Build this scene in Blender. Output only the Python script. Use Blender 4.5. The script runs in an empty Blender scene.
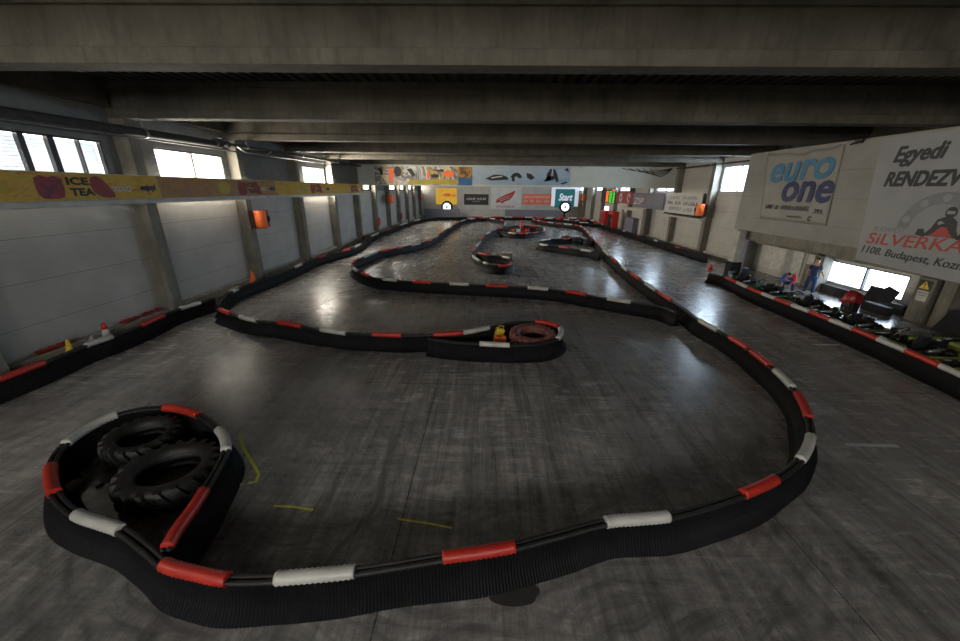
import bpy, bmesh, math, random
from mathutils import Vector, Matrix
random.seed(7)
sc = bpy.context.scene
C = sc.collection
PI = math.pi

# ---------------------------------------------------------------- camera
F_PX, PITCH, YAW, ROLL, CAM_H = 370.9, 0.3395, -0.0168, -0.0107, 4.6
CX, CY = 480.0, 320.5
_fw = Vector((math.sin(YAW), math.cos(YAW), 0)); _rt = Vector((math.cos(YAW), -math.sin(YAW), 0)); _z = Vector((0, 0, 1))
_F = _fw*math.cos(PITCH) - _z*math.sin(PITCH)
_U = _fw*math.sin(PITCH) + _z*math.cos(PITCH)
_R2 = _rt*math.cos(ROLL) - _U*math.sin(ROLL)
_U2 = _rt*math.sin(ROLL) + _U*math.cos(ROLL)
cam = bpy.data.cameras.new('camera'); cam.sensor_width = 36; cam.lens = F_PX/960*36; cam.clip_end = 400
co = bpy.data.objects.new('camera', cam); C.objects.link(co)
M3 = Matrix((_R2, _U2, -_F)).transposed()
co.matrix_world = Matrix.Translation((0, 0, CAM_H)) @ M3.to_4x4()
sc.camera = co

def ray(px, py):
    return (_R2*((px-CX)/F_PX) + _U2*((CY-py)/F_PX) + _F)
def at(px, py, z=0.0, x=None, y=None):      # where a point seen in the photo lies on a plane of the hall
    d = ray(px, py)
    if x is not None: t = x/d.x
    elif y is not None: t = y/d.y
    else: t = (z-CAM_H)/d.z
    return Vector((0, 0, CAM_H)) + d*t

# ---------------------------------------------------------------- world, exposure
sc.view_settings.view_transform = 'Standard'; sc.view_settings.look = 'None'
sc.view_settings.gamma = 1; sc.view_settings.exposure = 0.85
w = bpy.data.worlds.new('sky'); sc.world = w; w.use_nodes = True
wn = w.node_tree; wn.nodes.clear()
wo = wn.nodes.new('ShaderNodeOutputWorld'); wb = wn.nodes.new('ShaderNodeBackground')
tc = wn.nodes.new('ShaderNodeTexCoord'); sx = wn.nodes.new('ShaderNodeSeparateXYZ'); mr = wn.nodes.new('ShaderNodeMapRange')
mx = wn.nodes.new('ShaderNodeMix'); mx.data_type = 'RGBA'
wn.links.new(tc.outputs['Generated'], sx.inputs[0]); wn.links.new(sx.outputs['X'], mr.inputs[0])
mr.inputs['From Min'].default_value = -0.6; mr.inputs['From Max'].default_value = 0.6
wn.links.new(mr.outputs[0], mx.inputs[0])
mx.inputs[6].default_value = (1.0, 0.93, 0.84, 1); mx.inputs[7].default_value = (0.80, 0.90, 1.0, 1)
wn.links.new(mx.outputs[2], wb.inputs[0]); wb.inputs[1].default_value = 3.2
wn.links.new(wb.outputs[0], wo.inputs[0])

BAY, Y0 = 5.42, 12.85
XL, XR = -11.5, 16.35           # inner faces of the columns
WL, WR = -12.0, 16.85           # wall planes
YF, YB = -9.3, 69.0
ZB, ZT = 6.6, 7.62             # beam underside, roof deck
LEFT_WIN = [(-3, -2.9, 1.1), (-1, 8.0, 12.42), (0, 14.3, 17.95), (2, 25.6, 28.9), (4, 36.2, 39.6), (6, 47.0, 50.4), (7, 52.0, 55.6), (8, 57.6, 61.2), (10, 67.6, 68.8)]
RIGHT_WIN = [(2, 25.3, 28.95), (4, 36.0, 39.6), (6, 46.6, 50.5), (8, 57.4, 61.4), (10, 67.6, 68.8)]
LZ0, LZ1, RZ0, RZ1 = 4.45, 5.9, 4.6, 6.3
PIT_WIN = (14.8, 18.5, 0.48, 1.52)
FRONT_FILL_WIN = [(-10.0, -6.0), (-3.5, 0.5), (3.5, 7.5)]  # unseen windows added behind the camera to fill the foreground with light

def day(name, loc, rot, sx_, sy_, power, col):          # daylight that falls in through one window
    l = bpy.data.lights.new(name, 'AREA'); l.shape = 'RECTANGLE'; l.size = sx_; l.size_y = sy_
    l.energy = power; l.color = col
    o = bpy.data.objects.new(name, l); C.objects.link(o); o.location = loc; o.rotation_euler = rot
    return o
WARM, COOL = (1.0, 0.91, 0.78), (0.62, 0.80, 1.0)
PW = 48.0
for k, a, b in LEFT_WIN:
    day('daylight', (WL-0.5, (a+b)/2, (LZ0+LZ1)/2), (0, -PI/2, 0), LZ1-LZ0, b-a, PW*(b-a)*(LZ1-LZ0)*(1.0 if k == -1 else 9.0 if k == 2 else 1.4 if k == 0 else 2.4), WARM)
for k, a, b in RIGHT_WIN:
    day('daylight', (WR+0.5, (a+b)/2, (RZ0+RZ1)/2), (0, PI/2, 0), RZ1-RZ0, b-a, PW*(b-a)*(RZ1-RZ0)*1.7, COOL)
day('daylight', (WR+0.5, (PIT_WIN[0]+PIT_WIN[1])/2, (PIT_WIN[2]+PIT_WIN[3])/2), (0, PI/2, 0), 1.0, 3.7, PW*3.7*0.45, COOL)
for a, b in FRONT_FILL_WIN:
    day('daylight', ((a+b)/2, YF-0.5, 5.3), (PI/2, 0, 0), b-a, 2.0, PW*(b-a)*2.0*0.85, (1.0, 0.97, 0.92))  # fill light for the added windows behind the camera

# ---------------------------------------------------------------- materials
MATS = {}
def nodes(name, rough=0.6, metal=0.0, spec=0.5):
    m = bpy.data.materials.new(name); m.use_nodes = True
    nt = m.node_tree; b = nt.nodes['Principled BSDF']
    b.inputs['Roughness'].default_value = rough; b.inputs['Metallic'].default_value = metal
    b.inputs['Specular IOR Level'].default_value = spec
    MATS[name] = m
    return m, nt, b
def pos(nt, scale=(1, 1, 1), obj=False):
    g = nt.nodes.new('ShaderNodeNewGeometry') if not obj else nt.nodes.new('ShaderNodeTexCoord')
    mp = nt.nodes.new('ShaderNodeMapping'); mp.inputs['Scale'].default_value = scale
    nt.links.new(g.outputs['Position'] if not obj else g.outputs['Object'], mp.inputs[0])
    return mp.outputs[0]
def noise(nt, vec, scale, detail=4, rough=0.55, dist=0.0):
    n = nt.nodes.new('ShaderNodeTexNoise'); n.inputs['Scale'].default_value = scale
    n.inputs['Detail'].default_value = detail; n.inputs['Roughness'].default_value = rough
    n.inputs['Distortion'].default_value = dist
    nt.links.new(vec, n.inputs['Vector']); return n.outputs['Fac']
def ramp(nt, fac, stops):
    r = nt.nodes.new('ShaderNodeValToRGB'); e = r.color_ramp.elements
    while len(e) < len(stops): e.new(0.5)
    for i, (p, c) in enumerate(stops):
        e[i].position = p; e[i].color = (*c, 1) if len(c) == 3 else c
    nt.links.new(fac, r.inputs[0]); return r.outputs[0]
def mixc(nt, fac, a, b, mode='MIX'):
    m = nt.nodes.new('ShaderNodeMix'); m.data_type = 'RGBA'; m.blend_type = mode
    for s, v in ((m.inputs[0], fac), (m.inputs[6], a), (m.inputs[7], b)):
        if hasattr(v, 'is_output'): nt.links.new(v, s)
        elif isinstance(v, (int, float)): s.default_value = v
        else: s.default_value = (*v, 1)
    return m.outputs[2]
def math_(nt, op, a, b=0.0, c=None):
    m = nt.nodes.new('ShaderNodeMath'); m.operation = op
    for i, v in enumerate((a, b, c)):
        if v is None: continue
        if hasattr(v, 'is_output'): nt.links.new(v, m.inputs[i])
        else: m.inputs[i].default_value = v
    return m.outputs[0]
def bump(nt, b, h, strength=0.3, dist=0.02):
    n = nt.nodes.new('ShaderNodeBump'); n.inputs['Strength'].default_value = strength; n.inputs['Distance'].default_value = dist
    nt.links.new(h, n.inputs['Height']); nt.links.new(n.outputs[0], b.inputs['Normal'])
def speckled(name, c1, c2, scale=6, rough=0.6, metal=0.0, spec=0.5, bs=0.0):
    m, nt, b = nodes(name, rough, metal, spec)
    f = noise(nt, pos(nt), scale)
    nt.links.new(ramp(nt, f, [(0.3, c1), (0.7, c2)]), b.inputs['Base Color'])
    if bs: bump(nt, b, f, bs)
    return m
def grey(v, t=1.0): return (v*t, v, v/t)

# concrete of beams and columns: blotches and vertical weather streaks
m, nt, b = nodes('concrete', 0.8, 0, 0.3)
p = pos(nt); f = noise(nt, p, 1.3, 6, 0.65); f2 = noise(nt, pos(nt, (6, 6, 0.5)), 1.5, 3)
c = ramp(nt, f, [(0.28, (0.12, 0.11, 0.088)), (0.72, (0.22, 0.205, 0.168))])
c = mixc(nt, math_(nt, 'MULTIPLY', ramp(nt, f2, [(0.45, (0, 0, 0)), (0.75, (1, 1, 1))]), 0.45), c, (0.05, 0.046, 0.038))
nt.links.new(c, b.inputs['Base Color']); bump(nt, b, noise(nt, p, 18, 3), 0.25)
m, nt, b = nodes('shaded_beam_concrete', 0.85, 0, 0.25)  # column concrete again, darkened in colour so the roof beams look dimly lit
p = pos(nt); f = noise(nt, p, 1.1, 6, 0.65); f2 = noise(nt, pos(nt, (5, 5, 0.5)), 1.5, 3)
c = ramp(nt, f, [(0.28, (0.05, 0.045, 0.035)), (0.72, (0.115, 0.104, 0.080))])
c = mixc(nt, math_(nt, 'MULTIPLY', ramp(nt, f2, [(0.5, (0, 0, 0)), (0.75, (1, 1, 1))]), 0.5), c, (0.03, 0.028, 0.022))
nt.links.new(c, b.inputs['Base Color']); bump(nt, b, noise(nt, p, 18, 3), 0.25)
# sandwich wall panels: horizontal fine ribs, scuffs
m, nt, b = nodes('wall_panel', 0.55, 0, 0.35)
p = pos(nt); sp = nt.nodes.new('ShaderNodeSeparateXYZ'); nt.links.new(p, sp.inputs[0])
fz = math_(nt, 'FRACT', math_(nt, 'MULTIPLY', sp.outputs['Z'], 10.0))
rib = math_(nt, 'GREATER_THAN', fz, 0.86)
fj = math_(nt, 'FRACT', math_(nt, 'DIVIDE', sp.outputs['Z'], 1.1))
joint = math_(nt, 'GREATER_THAN', fj, 0.982)
c = ramp(nt, noise(nt, p, 0.9, 5, 0.6), [(0.3, (0.33, 0.315, 0.28)), (0.7, (0.41, 0.395, 0.355))])
c = mixc(nt, math_(nt, 'MULTIPLY', rib, 0.16), c, (0.2, 0.19, 0.18))
c = mixc(nt, math_(nt, 'MULTIPLY', joint, 0.6), c, (0.1, 0.1, 0.1))
sc_ = ramp(nt, noise(nt, pos(nt, (1, 0.4, 3)), 3.5, 6, 0.7), [(0.62, (0, 0, 0)), (0.75, (1, 1, 1))])
c = mixc(nt, math_(nt, 'MULTIPLY', sc_, 0.35), c, (0.16, 0.15, 0.14))
nt.links.new(c, b.inputs['Base Color']); bump(nt, b, math_(nt, 'SUBTRACT', 1.0, math_(nt, 'MAXIMUM', rib, joint)), 0.35, 0.01)
m2 = m.copy(); m2.name = 'facade_panel'; MATS['facade_panel'] = m2
for n_ in m2.node_tree.nodes:
    if n_.type == 'VALTORGB' and abs(n_.color_ramp.elements[0].position-.3) < .01:
        n_.color_ramp.elements[0].color = (0.19, 0.185, 0.165, 1); n_.color_ramp.elements[1].color = (0.235, 0.23, 0.205, 1)
# floor: dark sealed concrete with rubber laid down by the karts
m, nt, b = nodes('track_floor', 0.4, 0, 0.5)
p = pos(nt)
big = noise(nt, p, 0.16, 4, 0.6, 1.2); fine = noise(nt, p, 6.0, 8, 0.8); mid = noise(nt, p, 1.1, 7, 0.72, 0.6)
str1 = noise(nt, pos(nt, (3.6, 0.20, 1)), 1.5, 7, 0.72, 0.5)
str2 = noise(nt, pos(nt, (0.35, 2.6, 1)), 1.4, 7, 0.72, 1.2)
c = ramp(nt, big, [(0.32, (0.25, 0.24, 0.228)), (0.68, (0.37, 0.355, 0.33))])
c = mixc(nt, 1.0, c, ramp(nt, mid, [(0.30, (0.68, 0.68, 0.68)), (0.70, (1.12, 1.12, 1.12))]), 'MULTIPLY')
c = mixc(nt, 1.0, c, ramp(nt, str1, [(0.36, (0.52, 0.52, 0.53)), (0.60, (1.08, 1.08, 1.08))]), 'MULTIPLY')
c = mixc(nt, 1.0, c, ramp(nt, str2, [(0.36, (0.82, 0.82, 0.82)), (0.66, (1.1, 1.1, 1.1))]), 'MULTIPLY')
c = mixc(nt, 1.0, c, ramp(nt, fine, [(0.30, (0.62, 0.62, 0.62)), (0.72, (1.3, 1.3, 1.3))]), 'MULTIPLY')
# skid arcs: thin dark rings around a few corner centres
dark = None
for (ax, ay, r0, dr) in ((-0.6, 8.2, 5.6, 2.4), (-4.5, 14.5, 3.6, 2.0), (-6.0, 4.6, 3.4, 1.7), (3.0, 19.0, 6.0, 2.4), (1.0, 31.0, 5.0, 2.5)):
    sp2 = nt.nodes.new('ShaderNodeVectorMath'); sp2.operation = 'DISTANCE'
    nt.links.new(p, sp2.inputs[0]); sp2.inputs[1].default_value = (ax, ay, 0)
    d = math_(nt, 'ADD', sp2.outputs['Value'], math_(nt, 'MULTIPLY', noise(nt, p, 0.35, 2), 2.2))
    cb = nt.nodes.new('ShaderNodeCombineXYZ'); nt.links.new(math_(nt, 'MULTIPLY', d, 2.2), cb.inputs[0])
    nt.links.new(math_(nt, 'MULTIPLY', noise(nt, p, 0.25, 1), 3.0), cb.inputs[1])
    ln = ramp(nt, noise(nt, cb.outputs[0], 2.6, 5, 0.7), [(0.45, (0, 0, 0)), (0.62, (1, 1, 1))])
    band = ramp(nt, math_(nt, 'DIVIDE', math_(nt, 'ABSOLUTE', math_(nt, 'SUBTRACT', d, r0+1.1)), dr), [(0.45, (1, 1, 1)), (1.0, (0, 0, 0))])
    q = math_(nt, 'MULTIPLY', band, ln)
    dark = q if dark is None else math_(nt, 'MAXIMUM', dark, q)
skid = dark
c = mixc(nt, math_(nt, 'MULTIPLY', dark, 0.62), c, (0.045, 0.045, 0.046))
sp = nt.nodes.new('ShaderNodeSeparateXYZ'); nt.links.new(p, sp.inputs[0])
#j1 = math_(nt, 'LESS_THAN', math_(nt, 'ABSOLUTE', math_(nt, 'SUBTRACT', math_(nt, 'FRACT', math_(nt, 'DIVIDE', math_(nt, 'ADD', sp.outputs['X'], 1.2+55.6), 5.56)), 0.5)), 0.0)
jx = math_(nt, 'LESS_THAN', math_(nt, 'FRACT', math_(nt, 'DIVIDE', math_(nt, 'ADD', sp.outputs['X'], 56.8), 5.56)), 0.0035)
jy = math_(nt, 'LESS_THAN', math_(nt, 'FRACT', math_(nt, 'DIVIDE', math_(nt, 'ADD', sp.outputs['Y'], 60-2.2), 6.0)), 0.0035)
jj = math_(nt, 'MULTIPLY', math_(nt, 'MAXIMUM', jx, jy), 0.75)
c = mixc(nt, jj, c, (0.012, 0.012, 0.012))
nt.links.new(c, b.inputs['Base Color'])
r = math_(nt, 'ADD', 0.03, math_(nt, 'MULTIPLY', math_(nt, 'ADD', math_(nt, 'MULTIPLY', str2, .6), math_(nt, 'MULTIPLY', mid, .5)), 0.40))
r = math_(nt, 'ADD', r, math_(nt, 'MULTIPLY', skid, 0.10))
nt.links.new(r, b.inputs['Roughness'])
bump(nt, b, str2, 0.02, 0.03)

speckled('rubber', (0.008, 0.008, 0.008), (0.02, 0.02, 0.019), 9, 0.55, 0, 0.35)
speckled('drain_mat', (0.003, 0.003, 0.0035), (0.007, 0.007, 0.008), 3, 0.6, 0, 0.12)
speckled('black', (0.008, 0.008, 0.009), (0.016, 0.016, 0.017), 5, 0.5)
speckled('matte_black', (0.012, 0.012, 0.014), (0.022, 0.022, 0.025), 5, 0.85, 0, .2)
speckled('sleeve_red', (0.34, 0.017, 0.010), (0.47, 0.030, 0.015), 2.3, 0.42)
speckled('sleeve_white', (0.36, 0.36, 0.32), (0.52, 0.51, 0.47), 2.3, 0.45)
speckled('old_white', (0.36, 0.35, 0.31), (0.52, 0.51, 0.46), 4, 0.6)
speckled('red_rubber', (0.10, 0.030, 0.024), (0.20, 0.065, 0.05), 6, 0.6)
speckled('plinth', (0.30, 0.285, 0.24), (0.44, 0.42, 0.36), 3, 0.8, 0, .3)
speckled('deck', (0.05, 0.047, 0.04), (0.085, 0.08, 0.066), 2, 0.5, 0.3)
speckled('window_frame', (0.02, 0.022, 0.025), (0.035, 0.037, 0.04), 4, 0.5)
speckled('duct_black', (0.035, 0.034, 0.032), (0.06, 0.058, 0.055), 4, 0.75, 0, .2)
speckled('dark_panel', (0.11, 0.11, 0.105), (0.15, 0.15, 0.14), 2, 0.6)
speckled('oil', (0.028, 0.027, 0.026), (0.05, 0.048, 0.046), 5, 0.4)
speckled('steel', (0.30, 0.30, 0.30), (0.42, 0.42, 0.41), 4, 0.35, 0.8)
speckled('ledge', (0.32, 0.32, 0.30), (0.45, 0.45, 0.42), 3, 0.5)
speckled('orange', (0.75, 0.13, 0.02), (0.9, 0.18, 0.03), 3, 0.45)
speckled('red', (0.45, 0.02, 0.015), (0.6, 0.03, 0.02), 3, 0.4)
speckled('dark_red', (0.20, 0.01, 0.01), (0.28, 0.015, 0.015), 3, 0.4)
speckled('cloth_white', (0.42, 0.43, 0.41), (0.50, 0.50, 0.48), 1.2, 0.7)
speckled('banner_grey', (0.20, 0.21, 0.215), (0.26, 0.265, 0.265), 0.8, 0.6)
speckled('banner_cream', (0.20, 0.19, 0.165), (0.25, 0.24, 0.205), 0.8, 0.6)
speckled('hanging_panel', (0.40, 0.41, 0.36), (0.47, 0.48, 0.42), 0.8, 0.6)
speckled('light_blue', (0.035, 0.14, 0.24), (0.045, 0.17, 0.28), 1, 0.6)
speckled('navy', (0.010, 0.014, 0.07), (0.015, 0.02, 0.09), 1, 0.6)
speckled('ink', (0.012, 0.012, 0.012), (0.02, 0.02, 0.02), 1, 0.6)
speckled('logo_grey', (0.13, 0.14, 0.15), (0.17, 0.18, 0.19), 1, 0.6)
speckled('logo_red', (0.30, 0.03, 0.02), (0.36, 0.04, 0.03), 1, 0.6)
speckled('yellow', (0.55, 0.36, 0.02), (0.70, 0.48, 0.04), 2, 0.6)
speckled('teal', (0.01, 0.12, 0.14), (0.015, 0.16, 0.18), 2, 0.6)
speckled('salmon', (0.60, 0.10, 0.04), (0.70, 0.13, 0.06), 2, 0.6)
speckled('skin', (0.42, 0.25, 0.17), (0.5, 0.3, 0.21), 8, 0.55)
speckled('hair', (0.012, 0.008, 0.006), (0.03, 0.02, 0.014), 30, 0.6)
speckled('denim', (0.015, 0.04, 0.14), (0.03, 0.07, 0.22), 12, 0.8)
speckled('shirt_navy', (0.012, 0.02, 0.06), (0.02, 0.03, 0.09), 6, 0.8)
speckled('shirt_red', (0.6, 0.05, 0.05), (0.75, 0.09, 0.06), 6, 0.8)
speckled('shirt_blue', (0.03, 0.08, 0.4), (0.05, 0.12, 0.5), 6, 0.8)
speckled('lime', (0.16, 0.20, 0.03), (0.26, 0.31, 0.05), 5, 0.5)
speckled('green_kart', (0.03, 0.10, 0.05), (0.06, 0.16, 0.08), 5, 0.45)
speckled('chalk', (0.42, 0.42, 0.04), (0.6, 0.6, 0.08), 9, 0.9)
speckled('floor_white', (0.35, 0.36, 0.37), (0.55, 0.56, 0.57), 14, 0.8)
speckled('grey_plastic', (0.10, 0.10, 0.12), (0.14, 0.14, 0.16), 4, 0.5)
speckled('purple_grey', (0.11, 0.10, 0.13), (0.16, 0.15, 0.18), 3, 0.6)
speckled('brown_wall', (0.20, 0.15, 0.11), (0.28, 0.21, 0.16), 2, 0.7)
def emit(name, col, s):
    m, nt, b = nodes(name, 0.5); b.inputs['Base Color'].default_value = (*[v*.2 for v in col], 1)
    b.inputs['Emission Color'].default_value = (*col, 1); b.inputs['Emission Strength'].default_value = s
emit('led_orange', (1.0, 0.16, 0.03), 1.6); emit('led_green', (0.12, 0.9, 0.05), 0.9); emit('led_red', (1, .05, .12), 1.3)
emit('glow_white', (1, 1, 1), 1.6)
emit('lightbox_teal', (0.010, 0.13, 0.15), 0.35); emit('lightbox_white', (0.85, 0.9, 1.0), 0.3)
emit('lightbox_yellow', (0.85, 0.48, 0.04), 0.3)
# glass: thin clear pane
m, nt, b = nodes('glass', 0.02); nt.nodes.remove(b)
g1 = nt.nodes.new('ShaderNodeBsdfTransparent'); g2 = nt.nodes.new('ShaderNodeBsdfGlossy'); g2.inputs['Roughness'].default_value = 0.03
ms = nt.nodes.new('ShaderNodeMixShader'); ms.inputs[0].default_value = 0.06
nt.links.new(g1.outputs[0], ms.inputs[1]); nt.links.new(g2.outputs[0], ms.inputs[2]); nt.links.new(ms.outputs[0], nt.nodes['Material Output'].inputs[0])
m, nt, b = nodes('blind', 0.6); nt.nodes.remove(b)
b1 = nt.nodes.new('ShaderNodeBsdfDiffuse'); b2 = nt.nodes.new('ShaderNodeBsdfTranslucent'); ms = nt.nodes.new('ShaderNodeMixShader')
b1.inputs[0].default_value = (.5, .52, .55, 1); b2.inputs[0].default_value = (.40, .44, .48, 1); ms.inputs[0].default_value = .5
nt.links.new(b1.outputs[0], ms.inputs[1]); nt.links.new(b2.outputs[0], ms.inputs[2]); nt.links.new(ms.outputs[0], nt.nodes['Material Output'].inputs[0])
# printed banners
def print_mat(name, cols, sc1, stretch=(1, 1, 1), dist=1.5):
    m, nt, b = nodes(name, 0.5)
    p = pos(nt, stretch); f = noise(nt, p, sc1, 3, 0.5, dist)
    st = [(0.25+0.5*i/(len(cols)-1), cc) for i, cc in enumerate(cols)]
    nt.links.new(ramp(nt, f, st), b.inputs['Base Color'])
print_mat('drink_yellow', [(0.30, 0.07, 0.012), (0.42, 0.22, 0.012), (0.50, 0.31, 0.02), (0.38, 0.27, 0.012), (0.45, 0.14, 0.012)], 1.3, (1, 1, 1.8), 2.5)
print_mat('drink_pink', [(0.30, 0.07, 0.035), (0.36, 0.18, 0.03), (0.25, 0.14, 0.05), (0.28, 0.08, 0.05)], 1.3, (1, 1, 1.6), 2.5)
print_mat('apple_red', [(0.05, 0.005, 0.008), (0.20, 0.012, 0.014), (0.26, 0.03, 0.02)], 3, (1, 1, 1), 1)
print_mat('sport_print', [(0.62, 0.62, 0.55), (0.45, 0.28, 0.05), (0.60, 0.58, 0.5), (0.10, 0.09, 0.12), (0.50, 0.36, 0.06), (0.25, 0.09, 0.03)], 0.5, (1, 1, 1), 2.5)
print_mat('food_print', [(0.30, 0.12, 0.02), (0.05, 0.02, 0.012), (0.40, 0.20, 0.03), (0.09, 0.03, 0.02)], 1.3, (1, 1, 1), 2)
print_mat('sky_print', [(0.13, 0.22, 0.33), (0.25, 0.33, 0.42), (0.33, 0.38, 0.42), (0.16, 0.27, 0.42)], 0.35, (1, 1, 3), 1)
print_mat('lime_print', [(0.22, 0.20, 0.02), (0.42, 0.30, 0.03), (0.18, 0.22, 0.03)], 0.8, (1, 1, 1), 1)
print_mat('drink_blue', [(0.01, 0.06, 0.16), (0.03, 0.14, 0.28)], 1, (1, 1, 1), 1)
m, nt, b = nodes('checker', 0.5)
ck = nt.nodes.new('ShaderNodeTexChecker'); ck.inputs['Scale'].default_value = 5.5
nt.links.new(pos(nt, (1, 1, 1)), ck.inputs['Vector'])
ck.inputs['Color1'].default_value = (0.6, 0.6, 0.55, 1); ck.inputs['Color2'].default_value = (0.16, 0.015, 0.015, 1)
nt.links.new(ck.outputs['Color'], b.inputs['Base Color'])

# ---------------------------------------------------------------- helpers
def box(bm, x0, y0, z0, x1, y1, z1, bev=0.0):
    r = bmesh.ops.create_cube(bm, size=1.0)
    vs = r['verts']
    for v in vs:
        v.co = Vector(((x0+x1)/2+v.co.x*(x1-x0), (y0+y1)/2+v.co.y*(y1-y0), (z0+z1)/2+v.co.z*(z1-z0)))
    if bev: bmesh.ops.bevel(bm, geom=list({e for v in vs for e in v.link_edges}), offset=bev, segments=2, affect='EDGES', profile=0.5)
def frames(pts, closed=False):
    n = len(pts); out = []
    for i in range(n):
        a = pts[(i-1) % n] if (closed or i > 0) else pts[i]
        c_ = pts[(i+1) % n] if (closed or i < n-1) else pts[i]
        t = (c_-a); t = t.normalized() if t.length > 1e-9 else Vector((0, 1, 0))
        s = t.cross(Vector((0, 0, 1)))
        s = s.normalized() if s.length > 1e-4 else Vector((1, 0, 0))
        out.append((t, s, s.cross(t).normalized()))
    return out
def tube(bm, pts, r, seg=8, closed=False, radii=None, cap=True):
    pts = [Vector(p) for p in pts]; fr = frames(pts, closed); rings = []
    for i, (p, (t, s, u)) in enumerate(zip(pts, fr)):
        rr = radii[i] if radii else r
        rings.append([bm.verts.new(p + s*rr*math.cos(2*PI*k/seg) + u*rr*math.sin(2*PI*k/seg)) for k in range(seg)])
    n = len(rings)
    for i in range(n if closed else n-1):
        a, b_ = rings[i], rings[(i+1) % n]
        for k in range(seg):
            f = bm.faces.new((a[k], a[(k+1) % seg], b_[(k+1) % seg], b_[k])); f.smooth = True
    if not closed and cap:
        bm.faces.new(list(reversed(rings[0]))); bm.faces.new(rings[-1])
def lathe(bm, prof, M=Matrix(), seg=24, smooth=True):        # prof: list of (radius, z); closed profile when first == last
    rings = []
    for (r, z) in prof:
        if r < 1e-6: rings.append([bm.verts.new(M @ Vector((0, 0, z)))])
        else: rings.append([bm.verts.new(M @ Vector((r*math.cos(2*PI*k/seg), r*math.sin(2*PI*k/seg), z))) for k in range(seg)])
    for a, b_ in zip(rings, rings[1:]):
        for k in range(seg):
            k2 = (k+1) % seg
            vs = [a[k % len(a)], a[k2 % len(a)], b_[k2 % len(b_)], b_[k % len(b_)]]
            u = []
            for v in vs:
                if v not in u: u.append(v)
            if len(u) > 2:
                f = bm.faces.new(u); f.smooth = smooth
def prism(bm, pts, n, d):                                    # polygon extruded along n by d
    a = [bm.verts.new(p) for p in pts]; b_ = [bm.verts.new(p+n*d) for p in pts]
    k = len(pts)
    bm.faces.new(a); bm.faces.new(list(reversed(b_)))
    for i in range(k): bm.faces.new((a[i], b_[i], b_[(i+1) % k], a[(i+1) % k]))
def wpos(o):
    v = Vector(o.location)
    while o.parent: o = o.parent; v = v + Vector(o.location)
    return v
def finish(bm, name):
    bmesh.ops.recalc_face_normals(bm, faces=bm.faces)
    me = bpy.data.meshes.new(name); bm.to_mesh(me); bm.free(); return me
def obj(name, bm, mat, parent=None, local=False):
    if parent is not None and not local:
        o_ = wpos(parent); bmesh.ops.translate(bm, verts=bm.verts, vec=-o_)
    o = bpy.data.objects.new(name, finish(bm, name)); C.objects.link(o)
    mm = mat if isinstance(mat, list) else [mat]
    for q in mm: o.data.materials.append(MATS[q])
    if parent is not None: o.parent = parent
    return o
def tag(o, label, cat, group=None):
    o['label'] = label; o['category'] = cat
    if group: o['group'] = group
    return o
def thing(name, label, cat, loc=(0, 0, 0), rz=0, group=None):
    o = bpy.data.objects.new(name, None); C.objects.link(o); o.location = loc; o.rotation_euler = (0, 0, rz); o.empty_display_size = 0.1
    return tag(o, label, cat, group)
def struct(name, bm, mat, parent=None):
    o = obj(name, bm, mat, parent)
    if parent is None: o['kind'] = 'structure'
    return o
def sbox(name, mat, *a, parent=None, bev=0.0):
    bm = bmesh.new(); box(bm, *a, bev=bev); return struct(name, bm, mat, parent)
def dup(root, loc, rz=0.0, label=None):
    r = root.copy(); C.objects.link(r); r.location = loc; r.rotation_euler = (0, 0, rz)
    if label: r['label'] = label
    for ch in list(root.children):
        c_ = ch.copy(); C.objects.link(c_); c_.parent = r
        for g in ch.children:
            d_ = g.copy(); C.objects.link(d_); d_.parent = c_
    return r
FONT = None
def text_bm(s, size, O, u, v, n, depth=0.006, bold=0.0, shear=0.0, width=None, align='LEFT', space=1.0):
    cu = bpy.data.curves.new('t', 'FONT'); cu.body = s; cu.size = 1.0; cu.extrude = 0.0; cu.shear = shear
    cu.space_character = space; cu.align_x = 'LEFT'; cu.resolution_u = 3
    o = bpy.data.objects.new('t', cu); C.objects.link(o)
    dg = bpy.context.evaluated_depsgraph_get(); dg.update()
    me = bpy.data.meshes.new_from_object(o.evaluated_get(dg))
    bpy.data.objects.remove(o)
    bm = bmesh.new(); bm.from_mesh(me); bpy.data.meshes.remove(me)
    xs = [q.co.x for q in bm.verts]; x0, x1 = min(xs), max(xs)
    sx_ = size if width is None else width/(x1-x0)
    off = {'LEFT': x0, 'CENTER': (x0+x1)/2, 'RIGHT': x1}[align]
    ext = bmesh.ops.extrude_face_region(bm, geom=list(bm.faces))
    up = {q for q in ext['geom'] if isinstance(q, bmesh.types.BMVert)}
    for q in bm.verts:
        h = depth if q in up else 0.0
        q.co = O + u*((q.co.x-off)*sx_) + v*(q.co.y*size) + n*h
    if bold:                                     # a heavier weight: the same letters laid over themselves, slightly shifted
        me = bpy.data.meshes.new('b'); bm.to_mesh(me); out = bmesh.new(); k = 0
        for dx, dy in ((0, 0), (1, 0), (-1, 0), (0, 1), (0, -1), (.7, .7), (-.7, -.7), (.7, -.7), (-.7, .7)):
            b2 = bmesh.new(); b2.from_mesh(me); bmesh.ops.translate(b2, verts=b2.verts, vec=u*dx*bold*size + v*dy*bold*size + n*(.0004*k)); k += 1
            m3 = bpy.data.meshes.new('c'); b2.to_mesh(m3); out.from_mesh(m3); b2.free(); bpy.data.meshes.remove(m3)
        bpy.data.meshes.remove(me); bm.free(); return out
    return bm
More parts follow.
